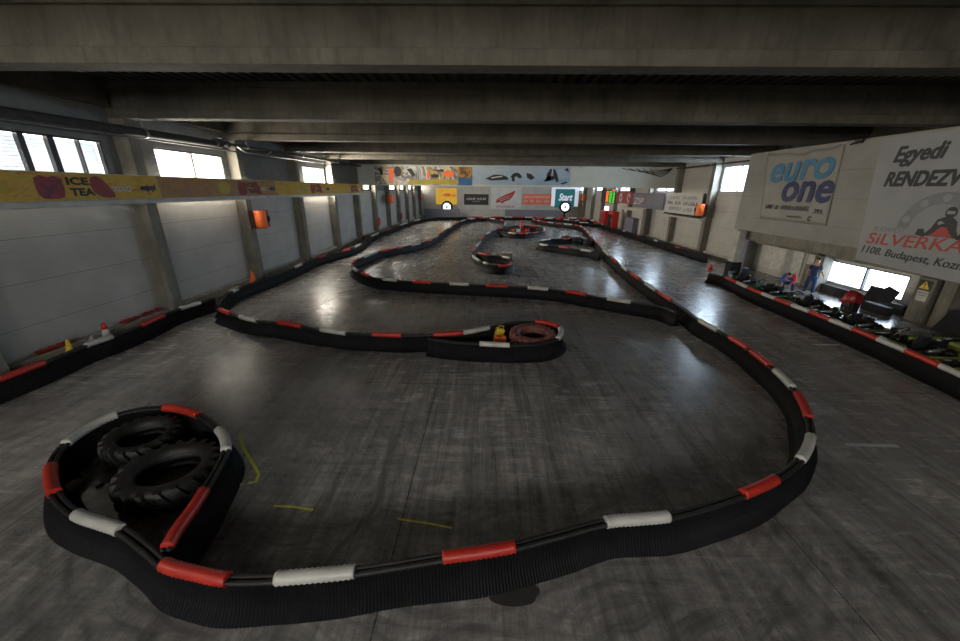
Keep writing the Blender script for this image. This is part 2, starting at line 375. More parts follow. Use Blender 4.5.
class Board:
    """a flat printed surface at its place: u to the right, v up, n towards the viewer"""
    def __init__(s, root, O, u, v):
        s.root, s.O, s.u, s.v = root, Vector(O), Vector(u).normalized(), Vector(v).normalized(); s.n = s.u.cross(s.v).normalized()
    def P(s, x, y, d=0.0): return s.O + s.u*x + s.v*y + s.n*d
    def poly(s, name, mat, pts, d=0.0, t=0.006, parent=None):
        bm = bmesh.new(); prism(bm, [s.P(x, y, d) for x, y in pts], s.n, t); return obj(name, bm, mat, parent or s.root)
    def polys(s, name, mat, lst, d=0.0, t=0.006, parent=None):
        bm = bmesh.new()
        for pts in lst: prism(bm, [s.P(x, y, d) for x, y in pts], s.n, t)
        return obj(name, bm, mat, parent or s.root)
    def each(s, name, mat, lst, d=0.0, t=0.006, parent=None):
        for pts in lst: s.poly(name, mat, pts, d, t, parent)
    def rect(s, name, mat, x0, y0, x1, y1, d=0.0, t=0.006, parent=None):
        return s.poly(name, mat, [(x0, y0), (x1, y0), (x1, y1), (x0, y1)], d, t, parent)
    def text(s, body, x, y, size, mat, d=0.006, parent=None, **k):
        return obj('lettering', text_bm(body, size, s.P(x, y, d), s.u, s.v, s.n, **k), mat, parent or s.root)
def glyphs(B, x, y, w_, h_, mat, n, gaps=(), d=0.04, shear=0.0, parent=None):      # a line too small to read: strokes the size of its letters
    rnd = random.Random(n*7+int(x*10)); L = []; p = w_/n
    for i in range(n):
        if i in gaps: continue
        x0 = x+i*p; q = p*.2
        def R(a, b_, c_, e): L.append([(x0+a*p+b_*h_*shear, y+b_*h_), (x0+c_*p+b_*h_*shear, y+b_*h_), (x0+c_*p+e*h_*shear, y+e*h_), (x0+a*p+e*h_*shear, y+e*h_)])
        R(.08, 0, .3, 1); k = rnd.randrange(4)
        if k != 1: R(.56, 0, .78, 1)
        if k in (0, 2): R(.3, .8, .56, 1)
        if k in (1, 3): R(.3, 0, .78, .2)
        if k in (0, 1): R(.3, .42, .6, .6)
    return B.polys('lettering', mat, L, d, .004, parent)
def ell(cx, cy, rx, ry, n=20, a0=0.0): return [(cx+rx*math.cos(a0+2*PI*k/n), cy+ry*math.sin(a0+2*PI*k/n)) for k in range(n)]
def arc(cx, cy, r0, r1, a0, a1, n=24):
    o = [(cx+r1*math.cos(a0+(a1-a0)*k/n), cy+r1*math.sin(a0+(a1-a0)*k/n)) for k in range(n+1)]
    i = [(cx+r0*math.cos(a0+(a1-a0)*k/n), cy+r0*math.sin(a0+(a1-a0)*k/n)) for k in range(n+1)]
    return [[o[k], o[k+1], i[k+1], i[k]] for k in range(n)]

# ---------------------------------------------------------------- structure: shell
sbox('floor', 'track_floor', WL-1, YF-1, -0.3, WR+1, YB+1, 0.0)
# roof deck: trapezoid ribs running down the hall
bm = bmesh.new(); x = WL-0.3; prof = []
while x < WR+0.3:
    prof += [(x, ZT), (x+0.14, ZT), (x+0.18, ZT+0.09), (x+0.30, ZT+0.09), (x+0.34, ZT)]; x += 0.34
lo = [bm.verts.new((a, YF-.3, z)) for a, z in prof]; hi = [bm.verts.new((a, YB+.3, z)) for a, z in prof]
l2 = [bm.verts.new((a, YF-.3, ZT+0.3)) for a, z in (prof[0], prof[-1])]; h2 = [bm.verts.new((a, YB+.3, ZT+0.3)) for a, z in (prof[0], prof[-1])]
for i in range(len(prof)-1): bm.faces.new((lo[i], lo[i+1], hi[i+1], hi[i]))
bm.faces.new((l2[0], l2[1], h2[1], h2[0])); bm.faces.new((lo[0], hi[0], h2[0], l2[0])); bm.faces.new((lo[-1], l2[1], h2[1], hi[-1]))
struct('ceiling', bm, 'deck')

def wall_with_holes(name, xa, xb, holes, y0, y1, z0, z1, mat='wall_panel'):
    """a long wall along Y between xa and xb with rectangular window openings"""
    bm = bmesh.new(); ys = sorted({y0, y1, *[h[0] for h in holes], *[h[1] for h in holes]})
    for a, b_ in zip(ys, ys[1:]):
        hs = sorted([h for h in holes if h[0] < (a+b_)/2 < h[1]], key=lambda h: h[2]); z = z0
        for h in hs:
            if h[2] > z: box(bm, xa, a, z, xb, b_, h[2])
            z = h[3]
        if z < z1: box(bm, xa, a, z, xb, b_, z1)
    return struct(name, bm, mat)
wall_with_holes('wall_left', WL-0.15, WL, [(a, b_, LZ0, LZ1) for k, a, b_ in LEFT_WIN], YF, YB, 0.0, 4.35)
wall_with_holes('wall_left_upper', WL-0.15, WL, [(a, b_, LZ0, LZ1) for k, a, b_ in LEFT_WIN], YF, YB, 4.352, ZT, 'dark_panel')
wall_with_holes('wall_right', WR, WR+0.15, [(a, b_, RZ0, RZ1) for k, a, b_ in RIGHT_WIN] + [PIT_WIN], YF, YB, 0.0, ZT)
sbox('wall_back', 'wall_panel', WL, YB, 0, WR, YB+0.15, ZT)
bm = bmesh.new(); xs = [WL]
for a, b_ in FRONT_FILL_WIN:
    box(bm, xs[-1], YF-0.15, 0, a, YF, ZT); box(bm, a, YF-0.15, 0, b_, YF, 4.3); box(bm, a, YF-0.15, 6.3, b_, YF, ZT); xs.append(b_)
box(bm, xs[-1], YF-0.15, 0, WR, YF, ZT); struct('wall_front', bm, 'wall_panel')

wi = 0
def window(axis, c_, a, b_, z0, z1, mull, blinds=False):
    """frame, panes, and slats if it has a blind"""
    global wi; wi += 1
    bm = bmesh.new(); t = 0.05
    def bar(p0, p1, q0, q1):
        if axis == 'x': box(bm, c_-0.06, p0, q0, c_+0.06, p1, q1)
        else: box(bm, p0, c_-0.06, q0, p1, c_+0.06, q1)
    bar(a, b_, z0, z0+t); bar(a, b_, z1-t, z1); bar(a, a+t, z0, z1); bar(b_-t, b_, z0, z1)
    for m_, wd in mull: bar(m_-wd/2, m_+wd/2, z0, z1)
    o = struct('window_%d' % wi, bm, 'window_frame')
    bm = bmesh.new()
    if axis == 'x': box(bm, c_-0.005, a+t, z0+t, c_+0.005, b_-t, z1-t)
    else: box(bm, a+t, c_-0.005, z0+t, b_-t, c_+0.005, z1-t)
    obj('pane', bm, 'glass', o)
    if blinds:
        bm = bmesh.new(); z = z0+t+0.04; sgn = 1 if c_ < 0 else -1
        while z < z1-t-.03:
            M = Matrix.Translation((c_-sgn*0.12, 0, z)) @ Matrix.Rotation(sgn*1.2, 4, 'Y')
            n0 = len(bm.verts); box(bm, -0.052, a+t, -0.0015, 0.052, b_-t, 0.0015); bm.verts.ensure_lookup_table()
            for v in bm.verts[n0:]: v.co = M @ v.co
            z += 0.088
        obj('blind', bm, 'blind', o)
    return o
for k, a, b_ in LEFT_WIN:
    if k == -1: window('x', WL-0.07, a, b_, LZ0, LZ1, [(9.3, .06), (10.3, 0.14), (11.0, 0.16), (11.75, 0.04)], True)
    else: window('x', WL-0.07, a, b_, LZ0, LZ1, [((a+b_)/2, 0.07)])
for k, a, b_ in RIGHT_WIN: window('x', WR+0.07, a, b_, RZ0, RZ1, [((a+b_)/2-.1, 0.05)])
window('x', WR+0.07, PIT_WIN[0], PIT_WIN[1], PIT_WIN[2], PIT_WIN[3], [(16.6, 0.08)])
for a, b_ in FRONT_FILL_WIN: window('y', YF-0.07, a, b_, 4.3, 6.3, [((a+b_)/2, 0.06)])  # frames of the added fill windows

# columns and beams
colys = [Y0+BAY*k for k in range(-4, 11)]
bmc = {}
def column(x0, x1, y, z1=ZB, z0=0.0):
    bm = bmesh.new(); box(bm, x0, y, z0, x1, y+0.42, z1, bev=0.02); o = struct('concrete_column', bm, 'concrete'); return o
for y in colys:
    column(WL+.003, XL, y); column(XR, WR-.003, y)
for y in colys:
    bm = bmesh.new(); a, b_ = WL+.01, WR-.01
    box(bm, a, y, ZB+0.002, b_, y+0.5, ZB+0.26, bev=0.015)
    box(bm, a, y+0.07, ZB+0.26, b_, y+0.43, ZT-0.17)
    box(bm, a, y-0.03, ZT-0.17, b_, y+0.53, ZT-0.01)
    struct('roof_beam', bm, 'shaded_beam_concrete')
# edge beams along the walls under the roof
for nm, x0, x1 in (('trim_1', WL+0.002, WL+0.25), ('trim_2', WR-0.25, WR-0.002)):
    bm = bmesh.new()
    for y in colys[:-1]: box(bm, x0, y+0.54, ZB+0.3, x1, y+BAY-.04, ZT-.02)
    struct(nm, bm, 'shaded_beam_concrete')
# low concrete plinth at the foot of the left wall, and sill line on the right
bm = bmesh.new()
for y in colys[:-1]:
    box(bm, WL+0.002, y+0.425, 0, WL+0.24, y+BAY-.01, 0.34, bev=0.015)
struct('baseboard_left', bm, 'plinth')
bm = bmesh.new()
for y in colys[6:-1]:
    box(bm, WR-0.2, y+0.425, 0, WR-0.002, y+BAY-.01, 0.3, bev=0.015)
struct('baseboard_right', bm, 'plinth')
# upper wall over the windows is darker cladding between the columns on windowless bays
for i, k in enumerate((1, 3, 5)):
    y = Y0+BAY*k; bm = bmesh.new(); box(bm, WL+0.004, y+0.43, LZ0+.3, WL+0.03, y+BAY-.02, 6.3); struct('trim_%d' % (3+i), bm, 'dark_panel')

# hall divider that hangs from the roof across the hall
YP = 34.95
sbox('wall_hanging', 'hanging_panel', WL+0.004, YP+.003, 4.86, WR-0.004, YP+0.12, 6.585)
# right-hand hanging facade over the pit lane
XP = 14.4
bm = bmesh.new(); box(bm, XP, -1.0, 2.6, XP+0.15, 22.5, 6.585); struct('wall_facade', bm, 'facade_panel')
bm = bmesh.new(); box(bm, XP+0.16, -1.0, 2.1, XP+0.55, 22.45, 2.62, bev=0.02); struct('concrete_beam', bm, 'concrete')
bm = bmesh.new(); box(bm, 14.0, 21.3, 0, 14.39, 21.75, 2.59, bev=.02); o = struct('concrete_column', bm, 'plinth')
bm = bmesh.new(); box(bm, 13.93, 21.23, 0, 14.5, 21.82, 0.85, bev=0.05); obj('padding', bm, 'matte_black', o)
bm = bmesh.new(); box(bm, WR-0.55, 13.45, 0.0, WR-0.003, 14.05, 1.69, bev=.02); struct('concrete_column', bm, 'concrete')
bm = bmesh.new(); box(bm, WR-0.3, 18.9, 0.0, WR-0.003, 19.5, 1.69, bev=.02); struct('concrete_column', bm, 'concrete')
# slab edge behind the facade and sill under the pit window
bm = bmesh.new(); box(bm, WR-0.5, 4.0, 1.7, WR-0.001, 23.3, 2.4, bev=.02)
struct('concrete_beam', bm, 'concrete')
bm = bmesh.new(); box(bm, WR-0.28, 14.4, 0.0, WR-0.004, 18.85, 0.4, bev=.02); struct('trim_6', bm, 'duct_black')

# ================================================================ things
# ---- pipes along the left wall, cable tray and conduit on the right
def pipe(name, label, path, r, mat, brackets=0, group=None):
    path = [Vector(p) for p in path]; t = thing(name, label, 'pipe', path[0], group=group)
    bm = bmesh.new(); tube(bm, path, r, 12); obj('pipe_body', bm, mat, t)
    if brackets:
        for yy in [c_+.25 for c_ in colys if path[0].y+.3 < c_+.25 < path[-1].y-.1]:
            k = max(i for i in range(len(path)-1) if path[i].y <= yy); p = path[k].lerp(path[k+1], (yy-path[k].y)/(path[k+1].y-path[k].y))
            bm = bmesh.new(); tube(bm, [p+Vector((0, -.04, 0)), p+Vector((0, .04, 0))], r*1.18, 12)
            box(bm, p.x-.012, p.y-.02, p.z+r*.8, p.x+.012, p.y+.02, ZB); obj('bracket', bm, 'steel', t)
    return t
pipe('duct_pipe', 'thick grey pipe slung under the beams along the left window wall', [(-11.15, -5, 6.02), (-11.15, 8, 6.14), (-11.15, 12.3, 6.2), (-11.15, 16.5, 6.25)], 0.13, 'duct_black', 5)
pipe('duct_pipe', 'narrower dark pipe continuing from the clustered valves towards the far hanging wall', [(-11.12, 16.7, 6.3), (-11.12, 23.8, 6.38), (-11.12, 34.6, 6.42)], 0.075, 'duct_black', 4)
pipe('conduit', 'slim pale pipe running below the thick pipe above the left windows', [(-11.44, -5, 6.0), (-11.44, 9.7, 6.06), (-11.44, 17.6, 6.1), (-11.44, 34, 6.26)], 0.03, 'grey_plastic', 0)
t = thing('pipe_valve', 'clustered pipe fittings and valves where the thick left pipe narrows', 'valve', (-11.12, 16.6, 6.27))
bm = bmesh.new(); tube(bm, [(-11.12, 16.35, 6.27), (-11.12, 16.7, 6.28)], 0.17, 12); obj('flange', bm, 'duct_black', t)
bm = bmesh.new(); tube(bm, [(-11.12, 17.0, 6.3), (-11.12, 17.2, 6.3)], 0.13, 12); obj('flange', bm, 'duct_black', t)
bm = bmesh.new(); lathe(bm, [(0, 0.2), (0.02, 0.2), (0.02, 0.34), (0.13, 0.34), (0.13, 0.37), (0, 0.37)], Matrix.Translation((-11.12, 16.85, 6.15)), 14); obj('hand_wheel', bm, 'duct_black', t)
bm = bmesh.new(); tube(bm, [(-11.0, 17.6, 6.28), (-10.85, 17.9, 6.05), (-10.82, 19.5, 6.05), (-11.05, 20.4, 6.3)], 0.03, 8); obj('bypass', bm, 'steel', t)
pipe('conduit', 'dark conduit along the right wall just under the beams beside the far right window', [(16.1, 24, 6.45), (16.1, 34.5, 6.45)], 0.05, 'duct_black', 3)
pipe('conduit', 'thin vertical pipe on the right wall below the window beside the pit facade', [(16.6, 24.6, 0.3), (16.6, 24.6, 4.6)], 0.035, 'duct_black', 0)
# looping cables by the far wall corner
bm = bmesh.new()
for k in range(5):
    a = Vector((15.9, 34.92, 6.5)); b_ = Vector((11.6+k*.6, 34.92, 6.45))
    tube(bm, [a.lerp(b_, i/8)+Vector((0, 0, -0.5*(1-(2*i/8-1)**2)*(0.5+.2*k))) for i in range(9)], 0.03, 6)
tag(obj('hanging_cable', bm, 'black'), 'loops of black cable hanging at the right end of the far hanging wall', 'cable')

# ---- yellow drink banners on a steel ledge, left wall
xb = -11.2
bm = bmesh.new(); box(bm, xb-0.12, -3, 4.06, xb+0.10, 35.0, 4.2, bev=.01)
for y in colys[2:9]: box(bm, XL-.0, y+.12, 4.07, xb-.121, y+.3, 4.19)
tag(obj('banner_ledge', bm, 'ledge'), 'long grey steel ledge carrying the yellow drink banners on the left wall', 'ledge')
segs = [(-3.0, 4.4, 'drink_yellow'), (4.43, 13.15, 'drink_yellow'), (13.18, 20.5, 'drink_pink'), (20.53, 27.6, 'drink_yellow'), (27.63, 35.0, 'drink_yellow')]
lab = {1: 'yellow drink banner with ICE TEA and a big red apple, nearest on the left wall',
       2: 'faded pinkish yellow drink banner above the orange heater on the left wall',
       3: 'yellow drink banner in front of the third left window',
       4: 'last yellow drink banner before the far hanging wall',
       0: 'yellow drink banner at the camera end of the left wall'}
for i, (a, b_, mt) in enumerate(segs):
    t = thing('drink_banner', lab[i], 'banner', (xb, a, 4.2), group='yellow drink banners along the left wall')
    L = b_-a; H = 0.70
    B = Board(t, (xb+.02, a, 4.215), (0, 1, 0), (0, 0, 1))     # u runs down the hall, n faces the hall
    bm = bmesh.new(); box(bm, xb-.05, a, 4.202, xb+.012, b_, 4.2+H+.02); obj('panel', bm, 'cloth_white', t)
    bm = bmesh.new(); box(bm, xb+.0125, a+.01, 4.21, xb+.02, b_-.01, 4.2+H+.01); obj('print_sheet', bm, mt, t)
    # from the hall the banner reads left to right going down the hall
    k = L/8.7
    B.poly('apple', 'apple_red', [(5.4*k+dx*.33, .33+dz*.29) for dx, dz in ((-.7, -.95), (-.2, -1), (.4, -1), (.85, -.8), (1, 0), (.95, .7), (.5, .98), (0, .8), (-.5, 1), (-.95, .75), (-1, 0), (-.95, -.6))], 0.001, .006); B.poly('apple', 'apple_red', [(6.75*k+dx*.33, .34+dz*.3) for dx, dz in ((-.2, -.9), (.4, -1), (1, -.9), (.95, -.4), (.5, .2), (.1, .8), (-.3, 1), (-.8, .85), (-1, .2), (-.8, -.5))], 0.001, .006)
    B.poly('fruit_slice', 'lime_print', ell(3.9*k, .34, .4, .26, 16), 0.001, .005)
    B.text('ICE', 5.83*k, .40, .26, 'ink', bold=.045, width=.55*k)
    B.text('TEA', 5.85*k, .12, .26, 'ink', bold=.045, width=.62*k)
    B.text('XIXO', 7.05*k, .22, .22, 'old_white', bold=.04, width=.6*k)
    B.text('enjoy!', 8.0*k, .26, .24, 'navy', bold=.05, width=.55*k)

# ---- far hanging wall: two long printed banners with clamps along the top
def px_board(root, px0, px1, y):            # board facing the camera at distance y between two photo corners (top left, bottom right)
    a = at(*px0, y=y); b_ = at(*px1, y=y)
    return Board(root, (a.x, y, b_.z), (1, 0, 0), (0, 0, 1)), b_.x-a.x, a.z-b_.z
t = thing('sport_banner', 'long colourful sport banner at the left end of the far hanging wall', 'banner', (-8, YP-.03, 4.9))
y = YP-0.02
B, W_, H_ = px_board(t, (374, 166), (472, 185.5), y)
B.rect('print_sheet', 'sport_print', 0, 0, W_*0.86, H_, 0, .012)
B.rect('food_panel', 'food_print', W_*0.86, H_*.42, W_, H_, 0, .012)
B.rect('blue_panel', 'drink_blue', W_*0.86, 0, W_, H_*.42, 0, .012)
B.polys('lime_strip', 'lime_print', [[(W_*.33, .03), (W_*.85, .06), (W_*.85, .5), (W_*.36, .42)]], .013, .004)
B.each('figure_print', 'ink', [[(W_*.04, H_*.9), (W_*.08, H_*.95), (W_*.09, H_*.55), (W_*.06, H_*.5)], ell(W_*.24, H_*.72, .35, .42, 12), [(W_*.33, H_*.85), (W_*.38, H_*.9), (W_*.42, H_*.55), (W_*.39, H_*.45)], ell(W_*.62, H_*.5, .35, .16, 12), [(W_*.58, H_*.8), (W_*.72, H_*.86), (W_*.7, H_*.72)]], .013, .004)
B.each('orange_print', 'orange', [[(W_*.14, .1), (W_*.18, .1), (W_*.22, H_*.9), (W_*.14, H_*.9)], ell(W_*.55, H_*.55, .12, .4, 12), ell(W_*.76, H_*.62, .5, .3, 12)], .011, .004)
t = thing('vehicle_banner', 'long pale blue banner printed with vehicles, middle of the far hanging wall', 'banner', (2, YP-.03, 4.9))
B, W_, H_ = px_board(t, (472.5, 166), (569.5, 185.5), y)
B.rect('print_sheet', 'sky_print', 0, 0, W_, H_, 0, .012)
B.each('vehicle_print', 'ink', [
    [(W_*.13, H_*.32), (W_*.17, H_*.42), (W_*.22, H_*.55), (W_*.3, H_*.55), (W_*.36, H_*.42), (W_*.37, H_*.28), (W_*.2, H_*.22)],
    *arc(W_*.45, H_*.33, H_*.13, H_*.34, 0.2, PI-.2, 8), ell(W_*.42, H_*.3, .14, .2, 10), [(W_*.55, H_*.66), (W_*.6, H_*.6), (W_*.64, H_*.4), (W_*.6, H_*.28), (W_*.56, H_*.4)],
    [(W_*.73, H_*.2), (W_*.755, H_*.2), (W_*.76, H_*.6), (W_*.79, H_*.88), (W_*.81, H_*.88), (W_*.80, H_*.3), (W_*.83, H_*.3), (W_*.82, H_*.88), (W_*.84, H_*.88), (W_*.87, H_*.55), (W_*.885, H_*.2), (W_*.86, H_*.18), (W_*.83, H_*.5), (W_*.77, H_*.5)],
    [(W_*.9, H_*.1), (W_*.96, H_*.22), (W_*.98, H_*.16), (W_*.93, H_*.05)], [(W_*.93, H_*.85), (W_*.97, H_*.95), (W_*.985, H_*.7)]], .013, .004)
B.each('white_print', 'old_white', [[(W_*.14, H_*.7), (W_*.32, H_*.88), (W_*.32, H_*.84), (W_*.16, H_*.66)], [(W_*.19, H_*.4), (W_*.31, H_*.5), (W_*.31, H_*.44), (W_*.2, H_*.34)]], .018, .003)
for i in range(13):
    x = -10.4+i*2.05; bm = bmesh.new(); box(bm, x-.06, YP-.10, 6.46, x+.06, YP-.002, 6.56, bev=.01)
    box(bm, x-.02, YP-.10, 6.38, x+.02, YP-.07, 6.46)
    tag(obj('banner_clamp', bm, 'steel'), 'small steel clamp on the top edge of the far hanging wall', 'clamp', 'clamps on the far hanging wall')

# ---- back wall signs (distance YB)
yb = YB-0.003
def back_sign(name, label, p0, p1, mat, cat='banner'):
    a = at(*p0, y=yb); b_ = at(*p1, y=yb); b_.x = min(b_.x, 15.9)
    t = thing(name, label, cat, ((a.x+b_.x)/2, yb, b_.z))
    B = Board(t, (a.x, yb, b_.z), (1, 0, 0), (0, 0, 1)); w_, h_ = b_.x-a.x, a.z-b_.z
    B.rect('panel', mat, 0, 0, w_, h_, 0, .05)
    return t, B, w_, h_
t, B, a, h = back_sign('yellow_lightbox', 'glowing yellow sign at the left of the back wall', (435.5, 188), (457, 204.5), 'lightbox_yellow', 'sign')
B.polys('orange_print', 'orange', [ell(a*.55, h*.58, a*.2, h*.1), ell(a*.88, h*.55, a*.06, h*.1), ell(a*.3, h*.85, a*.06, h*.05)], .05, .01)
t, B, a, h = back_sign('black_banner', 'black banner with white lettering left of the winged sign', (464, 194), (488.5, 205), 'ink')
glyphs(B, a*.1, h*.46, a*.8, h*.2, 'old_white', 13, (6,), .05)
B.rect('tagline', 'logo_grey', a*.35, h*.3, a*.65, h*.36, .05, .01)
t, B, a, h = back_sign('winged_sign', 'white sign with a red wing emblem over red lettering', (491, 187), (520.5, 209), 'cloth_white', 'sign')
wing = [(.17, .28), (.19, .42), (.28, .52), (.45, .63), (.62, .73), (.80, .86), (.79, .76), (.74, .62), (.68, .50), (.60, .40), (.50, .36), (.42, .30), (.40, .22), (.33, .30)]
B.poly('wing_emblem', 'logo_red', [(a*x, h*z) for x, z in wing], .05, .012)
B.polys('feather_gap', 'cloth_white', [[(a*.26, h*.44), (a*.70, h*.66), (a*.69, h*.645), (a*.27, h*.42)], [(a*.30, h*.37), (a*.64, h*.54), (a*.63, h*.52), (a*.32, h*.355)]], .062, .006)
B.text('HONDA', a*.5, h*.06, h*.13, 'logo_red', .05, bold=.03, width=a*.62, align='CENTER')
t, B, a, h = back_sign('salmon_banner', 'orange-red banner with two pale text lines right of the winged sign', (523, 194), (551, 204.5), 'salmon')
glyphs(B, a*.04, h*.6, a*.92, h*.2, 'old_white', 16, (), .05)
glyphs(B, a*.04, h*.18, a*.92, h*.24, 'old_white', 13, (2, 5, 9), .05)
t, B, a, h = back_sign('teal_lightbox', 'teal sign with slanted white script in a lit white surround', (552, 186.5), (580, 206.5), 'lightbox_white', 'sign')
B.rect('teal_face', 'lightbox_teal', a*.14, -.2, a*.86, h*.88, .05, .02)
B.text('Start', a*.28, h*.3, h*.5, 'lightbox_white', .07, bold=.03, width=a*.5, shear=.3)
for px_ in (447, 565):
    p = at(px_, 207, y=YB-1.0); t = thing('start_wheel', 'black wheel with a white disc centre under the %s sign on the back wall' % ('yellow' if px_ < 500 else 'teal'), 'wheel', (p.x, YB-1.0, p.z-1.0))
    M = Matrix.Translation((p.x, YB-1.0, p.z)) @ Matrix.Rotation(PI/2, 4, 'X')
    bm = bmesh.new(); lathe(bm, [(.55, -.2), (.9, -.22), (1.05, -.1), (1.05, .1), (.9, .22), (.55, .2), (.55, -.2)], M, 24); obj('tyre', bm, 'rubber', t)
    bm = bmesh.new(); lathe(bm, [(.22, -.02), (.66, -.02), (.66, .24), (.22, .24), (.22, -.02)], M, 24); obj('disc', bm, 'glow_white', t)  # white disc given a glow of its own, though it is no lamp
    bm = bmesh.new(); lathe(bm, [(0, -.05), (.2, -.05), (.2, .3), (0, .3)], M, 16); obj('hub', bm, 'teal', t)
    bm = bmesh.new(); box(bm, p.x-.12, YB-1.0, 0, p.x+.12, YB-.7, p.z-.8); obj('post', bm, 'matte_black', t)
# dark kerb wall in front of the back wall
for a, b_, lb in ((-11, -4.9, 'low dark grey barrier wall under the glowing yellow sign'), (3.0, 12.6, 'low dark barrier wall between the winged sign and the teal sign')):
    bm = bmesh.new(); box(bm, a, YB-2.2, 0, b_, YB-1.9, 1.35, bev=.05)
    tag(obj('low_barrier_wall', bm, 'grey_plastic'), lb, 'barrier')
bm = bmesh.new(); box(bm, 15.95, YB-0.6, 0, 16.3, YB-.05, 4.6); tag(obj('brown_partition', bm, 'brown_wall'), 'brown partition panel beside the teal sign at the back', 'partition')

# ---- orange heaters on the columns
def heater(p, s, label, sgn):
    t = thing('wall_heater', label, 'heater', (p[0], p[1], p[2]-.45*s), group='orange heaters on the side walls')
    x, y, z = p
    bm = bmesh.new(); box(bm, x-.1*s, y-.42*s, z-.45*s, x+.1*s, y+.62*s, z+.42*s, bev=.02); obj('back_plate', bm, 'red' if s > 1 else 'dark_red', t)
    bm = bmesh.new(); lathe(bm, [(0, -.42*s), (.24*s, -.42*s), (.27*s, -.36*s), (.27*s, .36*s), (.24*s, .42*s), (0, .42*s)], Matrix.Translation((x+sgn*.2*s, y-.30*s, z)), 20); obj('drum', bm, 'orange', t)
    bm = bmesh.new(); lathe(bm, [(0, 0), (.2*s, 0), (.2*s, .12*s), (.14*s, .12*s), (.14*s, .04*s), (0, .04*s)], Matrix.Translation((x+sgn*.12*s, y+.26*s, z)) @ Matrix.Rotation(sgn*PI/2, 4, 'Y'), 18); obj('fan_opening', bm, 'black', t)
    bm = bmesh.new(); wx = XL if sgn < 0 else XR
    wx = (XL-.1) if x < 0 else (XR+.1)
    tube(bm, [(x, y, z-.3*s), (wx, y, z-.3*s)], .03, 6); tube(bm, [(x, y, z+.25*s), (wx, y, z+.25*s)], .03, 6); obj('bracket', bm, 'duct_black', t)
heater((-11.22, 18.75, 3.12), .95, 'orange drum heater on the left wall, the one nearest the viewer', 1)
heater((-11.22, 45.4-1.0, 3.5), 1.15, 'orange heater far down the left wall, seen below the hanging wall', 1)
heater((-11.22, 66.0, 3.3), .9, 'dim red heater farthest down the left wall', 1)
heater((16.0, 29.4, 3.32), 1.0, 'orange heater beside the white text board on the right wall', -1)
heater((16.0, 65.2, 3.5), 1.1, 'small orange heater at the far end of the right wall', -1)
# red extinguishers on columns down the left wall
for y, z, lb in ((39.9, 1.35, 'red fire extinguisher on the left wall nearest the viewer'), (50.7, 1.2, 'red fire extinguisher farther down the left wall')):
    t = thing('fire_extinguisher', lb, 'fire extinguisher', (XL+.13, y, z-.4))
    M = Matrix.Translation((XL+.131, y, z))
    bm = bmesh.new(); lathe(bm, [(0, -.4), (.12, -.4), (.13, -.36), (.13, .22), (.06, .34), (0, .34)], M, 16); obj('cylinder_body', bm, 'red', t)
    bm = bmesh.new(); box(bm, XL+.12, y-.02, z+.34, XL+.18, y+.12, z+.4); tube(bm, [(XL+.2, y, z+.36), (XL+.3, y+.05, z+.1), (XL+.28, y+.05, z-.15)], .015, 6); obj('valve_and_hose', bm, 'black', t)

# ---- right wall boards: white text board, ZIP board, red board, LED boards
def side_board(name, label, y0_, y1_, z0_, z1_, mat, x=16.345, cat='sign', sgn=-1, group=None):
    """board on the right wall facing the hall; reads left to right from the far end towards the camera"""
    t = thing(name, label, cat, (x, (y0_+y1_)/2, z0_), group=group)
    B = Board(t, (x, y1_, z0_), (0, -1, 0), (0, 0, 1)); B.rect('panel', mat, 0, 0, y1_-y0_, z1_-z0_, 0, .04)
    return t, B, y1_-y0_, z1_-z0_
t, B, a, h = side_board('text_board', 'white board with three lines of grey lettering on the right wall', 30.0, 36.0, 2.83, 4.5, 'old_white')
glyphs(B, a*.1, h*.70, a*.8, h*.15, 'logo_grey', 17, (7,), .04, .3)
glyphs(B, a*.05, h*.43, a*.86, h*.15, 'ink', 18, (4, 9), .04, .3)
glyphs(B, a*.12, h*.14, a*.68, h*.17, 'logo_grey', 14, (8,), .04, .3)
B.rect('lower_rail', 'matte_black', 0, -.14, a, 0, -.02, .07); B.rect('rule', 'logo_grey', .1, h*.64, a-.1, h*.65, .04, .004)
bm = bmesh.new(); box(bm, 15.95, 29.15, 2.55, 16.348, 36.1, 2.66); tag(obj('shelf_bracket_rail', bm, 'ledge'), 'long pale rail under the white text board', 'rail')
t, B, a, h = side_board('zip_board', 'dark purple-grey board with large slanted ZIP letters on the right wall', 36.4, 44.2, 2.95, 4.45, 'purple_grey')
B.text('ZIP', .35, h*.22, h*.62, 'old_white', .04, bold=.015, shear=.25, width=2.7)
B.polys('print_lines', 'logo_grey', [[(a*.5, h*(.3+.14*k)), (a*.92, h*(.3+.14*k)), (a*.92, h*(.36+.14*k)), (a*.5, h*(.36+.14*k))] for k in range(4)], .04, .004)
B.rect('red_dash', 'dark_red', a*.44, h*.3, a*.47, h*.8, .04, .005)
t, B, a, h = side_board('round_letter_board', 'dark red board with two cream ring shapes beside the ZIP board', 44.3, 50.0, 3.2, 4.5, 'dark_red')
for q in (.3, .78): B.polys('ring', 'old_white', arc(a*q, h*.5, h*.2, h*.4, 0, 2*PI if q < .5 else 1.7*PI, 20), .04, .01)
t, B, a, h = side_board('timing_board', 'dark timing board with glowing orange and green figure columns', 50.2, 56.6, 3.05, 4.75, 'ink')
for k in range(8):
    zz = h*(.06+.11*k)
    B.text('%02d' % (11+k*7 % 89), a*.36, zz, h*.09, 'led_orange', .04, bold=.04, width=a*.15)
    B.text('%02d:%02d' % (k+1, (k*37) % 60), a*.58, zz, h*.09, 'led_green', .04, bold=.03, width=a*.17)
    B.text('%02d' % (k*13 % 97), a*.82, zz, h*.09, 'led_green', .04, bold=.04, width=a*.1)
B.rect('red_display', 'led_red', a*.76, h*.93, a*.93, h*.99, .04, .01)
